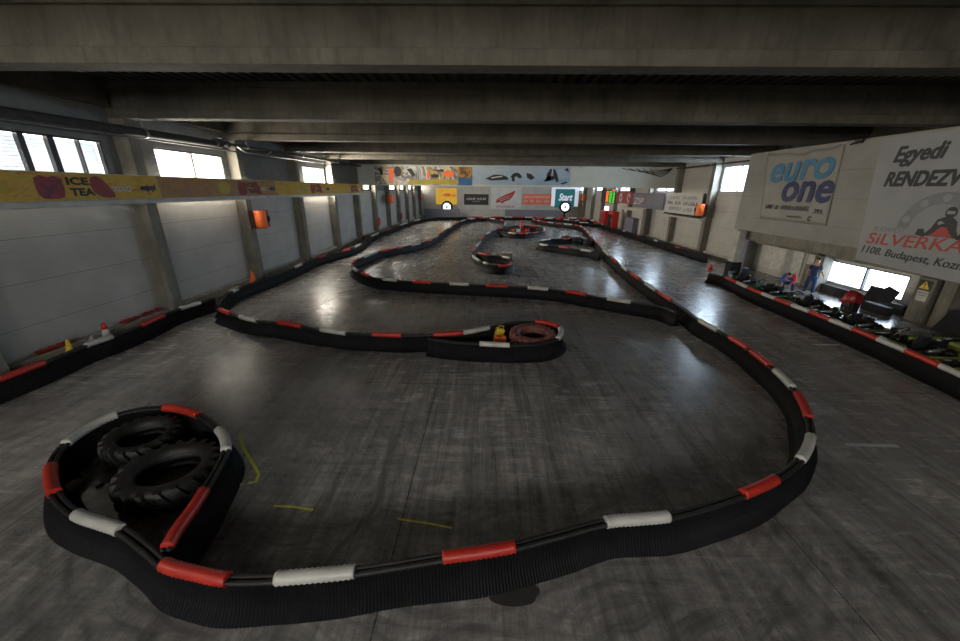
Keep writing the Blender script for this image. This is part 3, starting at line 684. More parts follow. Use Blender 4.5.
t, B, a, h = side_board('notice_lightbox', 'small bright lit box under the timing board', 50.2, 51.9, 2.2, 2.7, 'glow_white', x=15.6)
# drinks machines
def machine(y0_, y1_, label, door):
    t = thing('drinks_machine', label, 'vending machine', (15.6, (y0_+y1_)/2, 0))
    bm = bmesh.new(); box(bm, 15.1, y0_, 0.0, 15.9, y1_, 2.2, bev=.04); obj('cabinet_body', bm, 'red', t)
    bm = bmesh.new(); box(bm, 15.06, y0_+.15, 0.5, 15.1, y1_-.15, 1.9); obj('door', bm, door, t)
    bm = bmesh.new(); box(bm, 15.02, y0_+.2, 1.0, 15.06, y0_+.26, 1.5); obj('handle', bm, 'steel', t)
machine(50.0, 52.0, 'red drinks machine, the farther one below the timing board', 'dark_red')
machine(46.9, 48.5, 'red drinks machine with dark door, the nearer one below the timing board', 'matte_black')
bm = bmesh.new(); box(bm, 15.3, 40.6, 0, 15.9, 43.0, 1.9, bev=.05); tag(obj('grey_cabinet', bm, 'purple_grey'), 'plain grey cabinet standing below the ZIP board', 'cabinet')
t = thing('door_surround', 'pale doorway surround on the right wall between red and grey cabinets', 'doorway', (15.9, 44.5, 0))
bm = bmesh.new(); box(bm, 15.7, 45.6, 0, 15.95, 46.0, 2.9); box(bm, 15.7, 39.4, 0, 15.95, 39.9, 2.9); box(bm, 15.7, 39.9, 2.6, 15.95, 45.6, 2.9); obj('surround', bm, 'plinth', t)

# ---- banners on the hanging facade (reads left to right from the far end)
xf = XP-0.01
def facade(name, label, corners, mat):
    pts = [at(px, py, x=xf) for px, py in corners]      # TL, TR, BR, BL
    t = thing(name, label, 'banner', (xf, (pts[0].y+pts[2].y)/2, pts[2].z))
    B = Board(t, (xf, 0, 0), (0, -1, 0), (0, 0, 1))
    return t, B, [(-p.y, p.z) for p in pts]
t, B, q = facade('logo_banner', 'cream banner with blue euro one lettering hung on the pit facade', [(769, 150.5), (846, 142), (826, 226), (760, 218)], 'banner_cream')
# soft sheet with sagging top edge
(ax, az), (bx, bz), (cx2, cz), (dx, dz) = q
az = min(az, 6.5); bz = min(bz, 6.5)
bm = bmesh.new(); NU, NV = 24, 18; gv = []
for j in range(NV+1):
    row = []
    for i in range(NU+1):
        u, v = i/NU, j/NV
        x0_ = ax+(dx-ax)*v; x1_ = bx+(cx2-bx)*v; z0_ = az+(dz-az)*v; z1_ = bz+(cz-bz)*v
        sag = 0.16*math.sin(PI*u)**1.0*(1-v)**2*(1+.35*math.sin(5*PI*u))
        row.append(bm.verts.new(B.P(x0_+(x1_-x0_)*u, z0_+(z1_-z0_)*u-sag, 0.02+0.012*math.sin(9*u+3*v)*math.sin(6*v)+0.02*(1-v)*abs(math.sin(4*PI*u))*.6)))
    gv.append(row)
for j in range(NV):
    for i in range(NU):
        f = bm.faces.new((gv[j][i], gv[j][i+1], gv[j+1][i+1], gv[j+1][i])); f.smooth = True
o = obj('cloth', bm, 'banner_cream', t); sm = o.modifiers.new('thick', 'SOLIDIFY'); sm.thickness = 0.008
bm = bmesh.new()
for (a1, b1), (a2, b2) in (((ax+.1, az-.02), (ax-.1, 6.55)), ((bx-.1, bz-.02), (bx+.1, 6.55))): tube(bm, [B.P(a1, b1, .03), B.P(a2, b2, .02)], .012, 6)
obj('tie_rope', bm, 'old_white', t)
def ytext(s_, pxl, pxr, size, mat, **k):     # text between two baseline points of the photo
    a = at(*pxl, x=xf); b_ = at(*pxr, x=xf); u = Vector((0, b_.y-a.y, b_.z-a.z)); w_ = u.length
    u.normalize(); v = Vector((0, 0, 1))
    return obj('lettering', text_bm(s_, size, Vector((xf-.05, a.y, a.z)), u, v, Vector((-1, 0, 0)), width=w_, **k), mat, t)
ytext('euro', (770.5, 182), (832, 177), 1.72, 'light_blue', bold=.026, shear=.1)
ytext('one', (781.5, 200.5), (830, 202), 1.8, 'navy', bold=.026, shear=.1)
glyphs(B, -20.35, 3.83, 2.75, .2, 'ink', 26, (5, 9), .045, .1)
ytext('291.', (814, 213), (824, 214.4), .26, 'ink', bold=.02)
glyphs(B, -18.75, 3.5, .95, .08, 'ink', 12, (), .045, .1)
B.polys('small_mark', 'ink', arc(-17.4, 3.52, .05, .11, .6, 5.7, 12), .045, .004)

t, B, q = facade('event_banner', 'large grey banner with Egyedi RENDEZV lettering and kart emblem on the pit facade', [(885, 137), (975, 126), (965, 287), (858, 250)], 'banner_grey')
ya, yc = 15.25, 9.6
bm = bmesh.new(); pr = [(-15.3, 6.5), (-yc, 6.5), (-yc, 2.0), (-14.75, 2.18)]
prism(bm, [B.P(x, z, .0) for x, z in pr], B.n, .012); obj('sheet', bm, 'banner_grey', t)
xo = xf-.013
def ft(s_, y_, z_, size, wd, mat, u=(0, -1, 0), **k):
    return obj('lettering', text_bm(s_, size, Vector((xo, y_, z_)), Vector(u).normalized(), Vector((0, 0, 1)), Vector((-1, 0, 0)), width=wd, **k), mat, t)
ft('Egyedi', 14.58, 5.66, 0.70, 1.55, 'ink', bold=.035, shear=.2, u=(0, -1, .03))
ft('RENDEZV', 14.62, 4.87, .66, 2.3, 'ink', bold=.04, shear=.15, u=(0, -1, .0))
B.polys('bearing_ring', 'logo_grey', arc(-12.5, 3.5, .82, 1.18, 0.0, PI, 30), .013, .006)
B.each('bearing_ball', 'banner_grey', [ell(-12.5+1.0*math.cos(a), 3.5+1.0*math.sin(a), .12, .12, 16) for a in (.35, .95, 1.57, 2.2, 2.85)], .019, .005)
# kart emblem
kx, kz = -12.3/.72, 3.32/.72
def KB(nm, mt, lst, d, t_): return B.polys(nm, mt, [[(x*.72, z*.72) for x, z in p] for p in lst], d, t_)
KB('kart_emblem', 'ink', [[(kx-1.0, kz), (kx-.95, kz+.28), (kx-.72, kz+.28), (kx-.62, kz+.05), (kx-.6, kz-.05)], [(kx+.6, kz-.05), (kx+.62, kz+.05), (kx+.72, kz+.28), (kx+.98, kz+.28), (kx+1.0, kz)],
    [(kx-.7, kz), (kx-.45, kz+.35), (kx-.33, kz+.72), (kx-.1, kz+.85), (kx+.2, kz+.85), (kx+.42, kz+.7), (kx+.5, kz+.35), (kx+.7, kz)], ell(kx+.08, kz+1.05, .22, .24, 16)], .02, .006)
KB('visor', 'banner_grey', [[(kx-.08, kz+.98), (kx+.22, kz+.98), (kx+.24, kz+1.1), (kx-.06, kz+1.12)], [(kx-.28, kz+.6), (kx-.18, kz+.68), (kx+.0, kz+.6), (kx-.22, kz+.5)]], .027, .004)
KB('red_nose', 'logo_red', [[(kx-.45, kz+.02), (kx+.5, kz+.02), (kx+.35, kz+.14), (kx+.12, kz+.42), (kx-.1, kz+.42), (kx-.3, kz+.14)]], .027, .004)
ft('BUDAPEST', 14.45, 3.3, .24, 1.1, 'logo_grey', shear=.2, u=(0, -1, .02))
ft('SiLVERKART', 14.55, 2.84, .56, 3.9, 'logo_red', bold=.012, shear=.1, u=(0, -1, .03))
ft('1108. Budapest, Kozma u.', 14.62, 2.5, .36, 3.85, 'ink', bold=.012, shear=.18, u=(0, -1, -.02))
t = thing('banner_clamp', 'black clamp lamp on the top edge of the pit facade between its two banners', 'clamp', (XP-.06, 16.1, 6.5))
bm = bmesh.new(); box(bm, XP-.12, 16.0, 6.44, XP-.003, 16.28, 6.56, bev=.01); obj('clamp_body', bm, 'black', t)
bm = bmesh.new(); tube(bm, [(XP-.13, 15.85, 6.56), (XP-.13, 16.4, 6.42)], .03, 8); obj('lever', bm, 'black', t)

# ================================================================ track barriers
def catmull(P, closed=False, step=0.06):
    out = []; n = len(P)
    for i in range(n if closed else n-1):
        g = lambda k: P[k % n] if closed else P[max(0, min(n-1, k))]
        p0, p1, p2, p3 = g(i-1), g(i), g(i+1), g(i+2); L = max(2, int((p2-p1).length/step))
        for k in range(L):
            t = k/L
            out.append(0.5*((2*p1)+(p2-p0)*t+(2*p0-5*p1+4*p2-p3)*t*t+(3*p1-3*p2+p3-p0)*t**3))
    if not closed: out.append(P[-1].copy())
    return out
def resample(pts, step):
    o = [pts[0]]; acc = 0.0; L = [0.0]
    for a, b_ in zip(pts, pts[1:]): L.append(L[-1]+(b_-a).length)
    n = max(2, round(L[-1]/step)); j = 0; o = []
    for k in range(n+1):
        s_ = L[-1]*k/n
        while j < len(L)-2 and L[j+1] < s_: j += 1
        o.append(pts[j].lerp(pts[j+1], 0 if L[j+1] == L[j] else (s_-L[j])/(L[j+1]-L[j])))
    return o, L[-1]/n
TOP = 0.50
def barrier(label, pix, sleeves=(), auto=None, step=0.05, closed=False, half=0.19, group=None, zt=TOP, pts=None, tubes=2, sl=1.0, xmax=99):
    """A-shaped barrier of ribbed black mat with a pipe on top; pix = the top pipe as seen in the photo, at pipe height"""
    P = [Vector((q.x, q.y, 0)) for q in (at(x, y, z=zt) for x, y in pix)] if pts is None else [Vector((*p, 0)) for p in pts]
    for q in P:
        if q.y > 42:
            k_ = (42+24*(1-math.exp(-(q.y-42)/24)))/q.y; q.x *= k_; q.y *= k_
        q.x = min(q.x, xmax)
    path, st = resample(catmull(P, closed), step)
    t = thing('track_barrier', label, 'barrier', path[0], group=group)
    prof = [(-1.0, 0.0), (-.93, .03), (-.62, .16), (-.36, .34), (-.2, .55), (-.13, .80), (-.12, .93), (0, .97), (.12, .93), (.13, .80), (.2, .55), (.36, .34), (.62, .16), (.93, .03), (1.0, 0.0)]
    fr = frames(path); bm = bmesh.new(); rings = []
    fine = st <= 0.07
    for i, (p, (tt, s_, u)) in enumerate(zip(path, fr)):
        o = (0.005 if st < .03 else .008)*(1 if i % 2 else -1) if fine else 0.0
        wob = 1+0.10*math.sin(i*st*1.9)+0.05*math.sin(i*st*4.3)
        rings.append([bm.verts.new(p + s_*(a*half*wob + (o if a > 0 else -o if a < 0 else 0)) + Vector((0, 0, max(.001, z*zt*.93+o*.4)))) for a, z in prof])
    for a, b_ in zip(rings, rings[1:]):
        for k in range(len(prof)-1): bm.faces.new((a[k], a[k+1], b_[k+1], b_[k]))
        bm.faces.new((a[-1], a[0], b_[0], b_[-1]))
    bm.faces.new(rings[0]); bm.faces.new(list(reversed(rings[-1])))
    obj('ribbed_mat', bm, 'drain_mat', t)
    bm = bmesh.new()
    for off in ((-.036, .036) if tubes == 2 else (0,)):
        pp = [p + s_*off + Vector((0, 0, zt-.03)) for p, (tt, s_, u) in zip(path[::2], fr[::2])]
        rr = [.032+(.004 if (k % 2) else -.004) for k in range(len(pp))] if fine else None
        tube(bm, pp, .032, 6, radii=rr)
    obj('top_pipe', bm, 'rubber', t)
    N = len(path); total = st*(N-1)
    def sleeve(i0, i1, mat):
        if i1-i0 < 2: i1 = i0+2
        i0 = max(0, i0); i1 = min(N-1, i1)
        if i1-i0 < 2: return
        seg = path[i0:i1+1]; L_ = st*(len(seg)-1)
        if fine:
            q, s2 = resample([v.copy() for v in seg], 0.03); rr = [0.076+(.006 if k % 2 else -.007) for k in range(len(q))]; sg = 14
        else: q, s2 = resample([v.copy() for v in seg], 0.25); rr = None; sg = 8
        bm = bmesh.new(); tube(bm, [v+Vector((0, 0, zt-.02)) for v in q], .085, sg, radii=rr); obj('pipe_sleeve', bm, mat, t)
    def near(px, py):
        v = at(px, py, z=zt); v.z = 0
        if v.y > 42:
            k_ = (42+24*(1-math.exp(-(v.y-42)/24)))/v.y; v.x *= k_; v.y *= k_
        return min(range(N), key=lambda k: (path[k]-v).length)
    last = 0
    for a, b_, mt in sleeves:
        i0, i1 = sorted((near(*a), near(*b_))); sleeve(i0, i1, 'sleeve_'+mt); last = max(last, i1)
    if auto:
        s0, gap, cols = auto[:3]; s_ = s0 if not (len(auto) > 3 and auto[3]) else last*st+gap; k = 0; smax = total
        while s_ < smax-0.3:
            sleeve(int(s_/st), int((s_+sl)/st), 'sleeve_'+cols[k % len(cols)]); s_ += sl+gap; k += 1
    return t
R, W = 'red', 'white'
barrier('long winding barrier sweeping round the foreground from the loop with two black tyres',
    [(164, 551), (176, 530), (192, 508), (206, 486), (219, 464), (226, 446), (219, 429), (198, 414), (172, 407), (142, 408), (113, 415), (88, 427), (66, 442), (53, 458), (50, 478), (58, 498), (78, 514), (100, 522), (122, 530), (146, 548), (166, 564), (196, 572), (228, 578), (275, 577), (315, 574), (354, 570), (400, 563), (443, 556), (480, 551), (514, 545), (560, 533), (606, 521), (640, 518), (669, 515), (708, 505), (743, 493), (776, 478), (801, 458), (811, 436), (808, 414), (797, 392), (777, 371), (751, 350), (729, 336), (700, 320), (684, 308), (664, 295), (640, 279), (622, 266), (608, 254), (597, 244)],
    [((202, 490), (169, 546), R), ((165, 406), (196, 415), R), ((219, 429), (225, 450), W), ((65, 443), (117, 414), W), ((50, 465), (55, 492), R), ((77, 512), (120, 529), W), ((163, 563), (228, 578), R), ((275, 577), (354, 570), W), ((443, 556), (514, 545), R), ((606, 522), (669, 515), W), ((743, 493), (775, 478), R), ((800, 459), (812, 436), W), ((809, 417), (797, 393), R), ((794, 387), (777, 370), W), ((770, 365), (752, 351), R), ((748, 348), (730, 337), R), ((717, 330), (700, 320), W), ((672, 300), (660, 292), R), ((656, 290), (646, 283), W), ((640, 279), (632, 273), R), ((628, 270), (622, 266), W), ((618, 262), (613, 258), R), ((609, 255), (604, 250), W)], step=.02)
barrier('barrier continuing from the long barrier up the right side to the far bend', 
    [(597, 243), (591, 236), (585, 229), (579, 225), (566, 223), (553, 221), (540, 218), (533, 214.5), (548, 213), (563, 214.6), (574, 217)], auto=(.4, .5, (R, W)), step=.25, sl=1.1)
barrier('barrier across the middle of the track from the left hairpin to the right side',
    [(678, 313), (662, 307), (640, 303), (607, 298), (567, 291), (527, 287), (487, 285), (449, 283), (412, 281), (380, 278), (362, 273), (353, 267), (354, 261), (363, 257), (380, 251), (407, 246), (430, 240), (441, 233), (453, 225), (463, 218), (473, 214.5), (486, 213), (497, 215.5), (504, 218), (505, 224), (500, 228), (492, 231), (485, 235), (479, 243), (471, 252)],
    [((607, 298), (631, 302), W), ((567, 291), (588, 294), R), ((527, 287), (547, 289), W), ((487, 285), (507, 286), R), ((449, 283), (469, 284.5), W), ((412, 281), (432, 282), R), ((381, 279), (396, 280), W), ((361, 273), (368, 276), R), ((352, 268), (356, 271), W), ((353, 264), (356, 260), R), ((362, 257), (378, 252), W), ((380, 251), (390, 248.5), R), ((396, 248), (404, 247), R), ((410, 245), (419, 243), W), ((424, 241), (431, 239), R), ((434, 237.5), (438, 235), W), ((441, 233), (444, 231), R), ((449, 228), (452, 226), W), ((455, 224), (458, 221), R), ((461, 219.5), (465, 217), W), ((470, 215.2), (475, 214.2), W), ((480, 213.5), (486, 213), R), ((490, 213.8), (495, 215), W), ((500, 216.5), (503, 218), R), ((504.6, 221), (504, 225), W), ((502, 227), (497, 229), R), ((490, 232), (487, 234), W), ((484, 236), (482, 239), R), ((480, 241), (476, 246), W), ((474, 248), (471, 252), R)], step=0.1)
barrier('teardrop barrier around the red tractor tyre, tail running to the left wall',
    [(217, 308), (225, 311), (240, 316), (257, 320), (280, 322), (303, 326), (322, 329), (347, 332.5), (373, 333.5), (402, 334.5), (433, 334), (463, 332), (489, 327), (508, 323), (527, 321), (545, 322), (558, 326), (561, 332), (556, 339), (540, 343), (512, 344.5), (480, 343), (455, 341.5), (428, 338)],
    [((221, 309), (230, 313), R), ((240, 316), (257, 320), W), ((280, 321), (303, 325), R), ((322, 328), (347, 332), W), ((373, 333), (402, 334), R), ((433, 334), (463, 332), R), ((463, 332), (489, 327), W), ((535, 321), (558, 326), R), ((560, 328), (558, 338), W), ((510, 345), (480, 343), W)], step=.025)
barrier('barrier against the near left wall below the yellow banner',
    [(-50, 396), (0, 378), (43, 362), (85, 345), (111, 336), (140, 325), (163, 315), (180, 308), (200, 302), (214, 298)],
    [((-45, 394), (43, 362), R), ((85, 345), (111, 336), W), ((140, 325), (163, 315), R), ((180, 308), (200, 302), W)], half=.18, step=.025)
barrier('barrier following the column feet along the left wall to the far end',
    [(217, 305), (221, 299), (230, 292), (246, 285), (269, 277), (292, 268), (315, 258), (337, 252), (352, 248), (362, 243), (366, 239), (378, 233), (407, 222), (428, 214), (447, 212), (467, 211.5)],
    [((232, 291), (238, 288.5), 'white'), ((290, 267), (297, 264), W), ((318, 257), (325, 255), R), ((345, 251), (352, 249), R), ((356, 247), (361, 244), W), ((372, 236), (378, 233), W), ((386, 230), (392, 228), R), ((400, 225), (406, 222), W), ((415, 219), (420, 217), W)], auto=(66, 1.5, (R, W)), step=.1, half=.18)
barrier('pit lane barrier with unbroken red and white pipe, in front of the parked karts',
    [(709, 273), (726, 277), (748, 287), (776, 298.5), (810, 311.3), (853, 328.3), (907, 350.5), (960, 373.6), (1020, 400), (1090, 432)],
    [((726, 277), (737, 281.8), R), ((737.5, 282), (748, 287), W), ((748.5, 287.2), (762, 293), R), ((762.5, 293.2), (776, 298.3), W), ((776.5, 298.5), (792, 304.5), R), ((792.5, 304.7), (810, 311.1), W), ((810.5, 311.5), (830, 319.2), R), ((830.5, 319.4), (853, 328.2), W), ((853.5, 328.5), (879, 338.5), R), ((879.5, 338.7), (907, 350.4), W), ((907.5, 350.6), (940, 364.8), R), ((940.5, 365), (985, 385), W), ((986, 385.4), (1030, 404), R)], tubes=1, half=.26, step=.022)
barrier('plain black barrier along the far right wall under the boards',
    [(604, 222), (624, 229), (643, 234), (669, 242), (700, 250), (724, 256)], auto=(.8, 3.4, (W, R)), step=.1, sl=.7, half=.2, xmax=15.0)
# islands
barrier('narrow island barrier with a beige and red end, centre of the track', [(471, 252), (474, 257), (481, 261), (492, 264.5), (504, 265.5), (511, 263), (510, 258), (500, 256), (487, 254.5), (477, 252.5)],
    [((474, 256), (481, 260.5), W), ((484, 262), (489, 263.5), W), ((499, 265.4), (511, 263), R), ((510, 258), (503, 256.5), 'white'), ((479, 253), (490, 255), R)], step=.1)
barrier('island barrier with the red cone inside, beyond the beige-ended island', [(500, 231), (512, 233), (525, 233.5), (538, 232), (545, 229.5), (540, 226.5), (525, 225), (510, 226), (502, 229)],
    [((509, 232.6), (516, 233.4), W), ((520, 233.6), (527, 233.4), R), ((533, 232.8), (538, 232), R), ((544, 230.5), (543, 228), W), ((535, 226), (530, 225.5), R)], step=.1)
barrier('island barrier with pointed left tip joining the right side barrier', [(600, 253), (588, 250.5), (576, 249), (564, 247), (552, 245.5), (543, 244.5), (538, 243), (541, 240.5), (550, 239), (565, 238.5), (582, 238), (592, 240)],
    [((541, 244), (549, 245), W), ((559, 246.5), (570, 248), R), ((580, 249.6), (593, 251), W), ((541, 240.5), (550, 239), W), ((563, 238.5), (570, 238.4), R), ((578, 238), (588, 238.8), W)], step=.1)
barrier('far island barrier in front of the teal sign', [(574, 218), (588, 216), (602, 217.5), (612, 220.5), (603, 222), (588, 220.8), (576, 220)], auto=(.3, .7, (W, R)), step=.25, sl=1.2, xmax=15.3)
barrier('low barrier across the far end before the back wall', [(472, 210.6), (486, 210.2), (505, 210.0), (530, 210.2), (552, 210.4), (572, 211.5), (590, 213.5)], auto=(.2, .4, (R, W)), step=.25, sl=1.3)


# ---- tractor tyres
def tractor_tyre(loc, Ro, Wd, rz, tilt, mat, label, tdir='X', group=None):
    t = thing('tractor_tyre', label, 'tyre', loc, rz, group=group); t.rotation_euler = (tilt[0], tilt[1], rz)
    Ri = Ro*0.60; h = Wd/2
    bm = bmesh.new(); lathe(bm, [(Ri, h-.10), (Ri+.02, h-.03), (Ri+.07, h), (Ro*.86, h+.01), (Ro*.95, h-.04), (Ro*.965, 0), (Ro*.95, -h+.04), (Ro*.86, -h-.01), (Ri+.07, -h), (Ri+.02, -h+.03), (Ri, -h+.10), (Ri+.05, -h+.12), (Ri+.10, -h+.1), (Ro*.88, -h+.08), (Ro*.9, 0), (Ro*.88, h-.08), (Ri+.10, h-.1), (Ri+.05, h-.12), (Ri, h-.10)], Matrix.Translation((0, 0, h)), 48)
    obj('tyre_body', bm, mat, t, local=True)
    bm = bmesh.new(); n = 20
    for side in (1, -1):
        for k in range(n):   # lugs, alternating sides
            a0 = 2*PI*(k+(0 if side > 0 else .5))/n; q = []
            for f in range(5):                       # chevron lug from the shoulder to the middle, slanting
                u = f/4; a = a0+u*0.22; z = side*(h*((1.06, 1.0, .7, .35, .02)[f])); r0 = Ro*((.80, .9, .93, .93, .93)[f]); r1 = Ro*((.86, 1.0, 1.04, 1.045, 1.045)[f]); wdt = .07
                q.append([Vector((r_*math.cos(a+da), r_*math.sin(a+da), z+h)) for r_, da in ((r0, -wdt), (r1, -wdt*.7), (r1, wdt*.7), (r0, wdt))])
            vv = [[bm.verts.new(v) for v in s_] for s_ in q]
            for a, b_ in zip(vv, vv[1:]):
                for e in range(4): bm.faces.new((a[e], a[(e+1) % 4], b_[(e+1) % 4], b_[e]))
            bm.faces.new(vv[0]); bm.faces.new(list(reversed(vv[-1])))
    obj('tread_lug', bm, mat, t, local=True)
    return t
pa = at(168, 466, z=.4); tractor_tyre((pa.x, pa.y, 0.02), .68, .40, .4, (0.0, 0.03), 'rubber', 'black tractor tyre lying flat in the loop, the nearer of two')
pa = at(141, 433, z=.4); tractor_tyre((pa.x, pa.y, 0.06), .56, .36, 1.1, (0.06, 0.0), 'rubber', 'black tractor tyre lying flat in the loop, the farther of two')
pa = at(533, 331, z=.5); tractor_tyre((pa.x, pa.y, 0.03), .70, .46, .2, (0.04, 0), 'red_rubber', 'dark red tractor tyre lying inside the teardrop barrier')
# ---- bits on the floor inside the loops
def cone(p, h, mat, label, lean=(0, 0), group=None, band=None):
    t = thing('traffic_cone', label, 'cone', p, group=group); t.rotation_euler = (lean[0], lean[1], random.random())
    bm = bmesh.new(); box(bm, -h*.28, -h*.28, 0, h*.28, h*.28, h*.05, bev=.008); obj('base', bm, mat, t, local=True)
    bm = bmesh.new(); lathe(bm, [(0, h*.05), (h*.25, h*.05), (h*.045, h), (0, h)], Matrix(), 18); obj('cone_body', bm, mat, t, local=True)
    if band:
        bm = bmesh.new(); lathe(bm, [(h*.10, h*.74), (h*.115, h*.74), (h*.055, h*1.01), (h*.04, h*1.01), (h*.10, h*.74)], Matrix(), 18); obj('band', bm, band, t, local=True)
    return t
cone((WL+.55, 9.15, 0), .62, 'yellow', 'small yellow cone standing behind the near left barrier')
cone((WL+.5, 9.68, 0), .58, 'old_white', 'white cone leaning over behind the near left barrier', (.1, .35))
cone((WL+.55, 10.2, 0), .72, 'old_white', 'upright white cone with a red tip behind the near left barrier', (0, 0), band='red')
cone((-11.2, 17.2, 0), .85, 'orange', 'orange cone at the foot of the second left column')
pa = at(521, 231, z=0); cone((pa.x, pa.y, 0), 1.25, 'red', 'tall red cone standing inside the far island barrier')
pa = at(712, 270, z=0); cone((pa.x-.1, pa.y, 0), .5, 'red', 'small red and white cone at the head of the pit lane barrier', band='sleeve_white')
def piece(name, label, cat, pts, mat, z=0.0, t_=.03, group=None):
    bm = bmesh.new(); prism(bm, [Vector((x, y, z)) for x, y in pts], Vector((0, 0, 1)), t_)
    return tag(obj(name, bm, mat), label, cat, group)
def fl(px, py, z=0): v = at(px, py, z=z); return (v.x, v.y)
# red kerb blocks stored on the plinth behind the near left barrier
for i, (y, L, lb) in enumerate(((8.75, .75, 'red plastic block on the left plinth, nearest of five'), (9.35, .3, 'short red plastic block beside the yellow cone'), (11.15, .6, 'red plastic block on the left plinth beside the upright white cone'), (11.95, .25, 'short red plastic block on the left plinth, fourth from the viewer'), (12.35, .3, 'red plastic block on the left plinth just before the first left column'))):
    t = thing('red_block', lb, 'block', (WL+.12, y+L/2, .342)); bm = bmesh.new()
    box(bm, WL+.04, y, .342, WL+.2, y+L, .42, bev=.02)
    obj('block_body', bm, 'dark_red', t); bm = bmesh.new()
    for k in range(max(1, int(L/.2))): tube(bm, [(WL+.12, y+.1+k*.2, .42), (WL+.12, y+.1+k*.2, .455)], .035, 8)
    obj('stud', bm, 'red', t)
t = thing('loose_stone', 'pale broken concrete lump between barrier and left wall beside the orange cone', 'stone', (-11.25, 16.0, 0))
bm = bmesh.new(); bmesh.ops.create_icosphere(bm, subdivisions=2, radius=.25)
for v in bm.verts: v.co = Vector((v.co.x*1.1, v.co.y*2.0, v.co.z*.8+.18))*(1+random.uniform(-.08, .08))
obj('stone', bm, 'plinth', t, local=True)
# inside the near loop
pts = [fl(97, 480), (fl(104, 474)), fl(118, 475), fl(112, 481), fl(102, 484)]
piece('rubber_scrap', 'torn dark rubber scrap on the floor inside the near loop', 'scrap', pts, 'grey_plastic', 0, .02)
bm = bmesh.new(); tube(bm, [Vector((*fl(81, 474), .015)), Vector((*fl(86, 477), .015)), Vector((*fl(91, 480), .015))], .02, 6); tag(obj('chalk_stick', bm, 'chalk'), 'short yellow-green strip on the floor inside the near loop', 'strip')
for a_, b_, lb in ((( 96, 488), (104, 485), 'small black sliver on the floor inside the near loop'), ((163, 508), (171, 506), 'small black rubber crumb on the floor below the nearer black tyre')):
    bm = bmesh.new(); tube(bm, [Vector((*fl(*a_), .02)), Vector((*fl(*b_), .02))], .022, 6); tag(obj('rubber_crumb', bm, 'black'), lb, 'scrap')
t = thing('dusty_stone', 'rusty beige lump resting against the barrier inside the near loop', 'stone', Vector((*fl(71, 492), 0)))
bm = bmesh.new(); bmesh.ops.create_icosphere(bm, subdivisions=3, radius=.17)
for v in bm.verts: v.co = Vector((v.co.x*.75, v.co.y*1.3, max(-.08, v.co.z)*.6+.05))*(1+random.uniform(-.05, .05))
obj('lump', bm, 'brown_wall', t, local=True)
# inside the teardrop: yellow and orange pieces
p = at(496, 331, z=.35); t = thing('yellow_jerrycan', 'tilted yellow plastic piece inside the teardrop barrier', 'container', (p.x, p.y, 0)); t.rotation_euler = (0, .35, .3)
bm = bmesh.new(); box(bm, -.14, -.1, .02, .14, .1, .46, bev=.03); obj('body', bm, 'yellow', t, local=True)
bm = bmesh.new(); tube(bm, [(-.08, 0, .45), (-.08, 0, .54), (.08, 0, .54), (.08, 0, .45)], .02, 8); obj('handle', bm, 'yellow', t, local=True)
p = at(502, 338, z=.3); t = thing('orange_block', 'orange-red plastic piece beside the red tyre inside the teardrop barrier', 'block', (p.x-.05, p.y, 0)); t.rotation_euler = (0, 0, .2)
bm = bmesh.new(); box(bm, -.18, -.1, .0, .18, .1, .36, bev=.04); obj('body', bm, 'orange', t, local=True)
# cream block in the beige-ended island; colourful boards in the cone island
p = at(507, 260, z=0); t = thing('cream_crate', 'cream crate at the right end of the narrow centre island', 'crate', (p.x, p.y, 0))
bm = bmesh.new(); box(bm, p.x-.35, p.y-.2, 0, p.x+.35, p.y+.2, .5, bev=.03); obj('crate_body', bm, 'brown_wall', t)
bm = bmesh.new(); box(bm, p.x-.37, p.y-.22, .5, p.x+.37, p.y+.22, .54); obj('lid', bm, 'old_white', t)
for i, (px_, mt, lb) in enumerate(((512, 'orange', 'orange tyre stack at the left of the cone island'), (518, 'old_white', 'pale tyre stack left of the red cone'), (527, 'red', 'red tyre stack right of the red cone'), (533, 'matte_black', 'black tyre stack at the right of the cone island'))):
    p = at(px_, 231.5, z=0); t = thing('tyre_stack', lb, 'tyre stack', (p.x, p.y, 0))
    for k in range(3):
        bm = bmesh.new(); lathe(bm, [(.13, .02), (.27, 0), (.31, .08), (.27, .16), (.13, .14), (.13, .02)], Matrix.Translation((p.x, p.y, .165*k)), 16); obj('tyre', bm, mt if k < 2 else 'rubber', t)
for i, (px_, py_, lb) in enumerate(((566, 243, 'black tyre stack in the middle of the pointed island'), (576, 244, 'black tyre stack right of centre in the pointed island'), (588, 246, 'black tyre stack at the wide end of the pointed island'))):
    p = at(px_, py_, z=0); t = thing('tyre_stack', lb, 'tyre stack', (p.x, p.y, 0))
    for k in range(3):
        bm = bmesh.new(); lathe(bm, [(.2, .02), (.42, 0), (.48, .1), (.42, .2), (.2, .18), (.2, .02)], Matrix.Translation((p.x, p.y, .205*k)), 18); obj('tyre', bm, 'rubber', t)
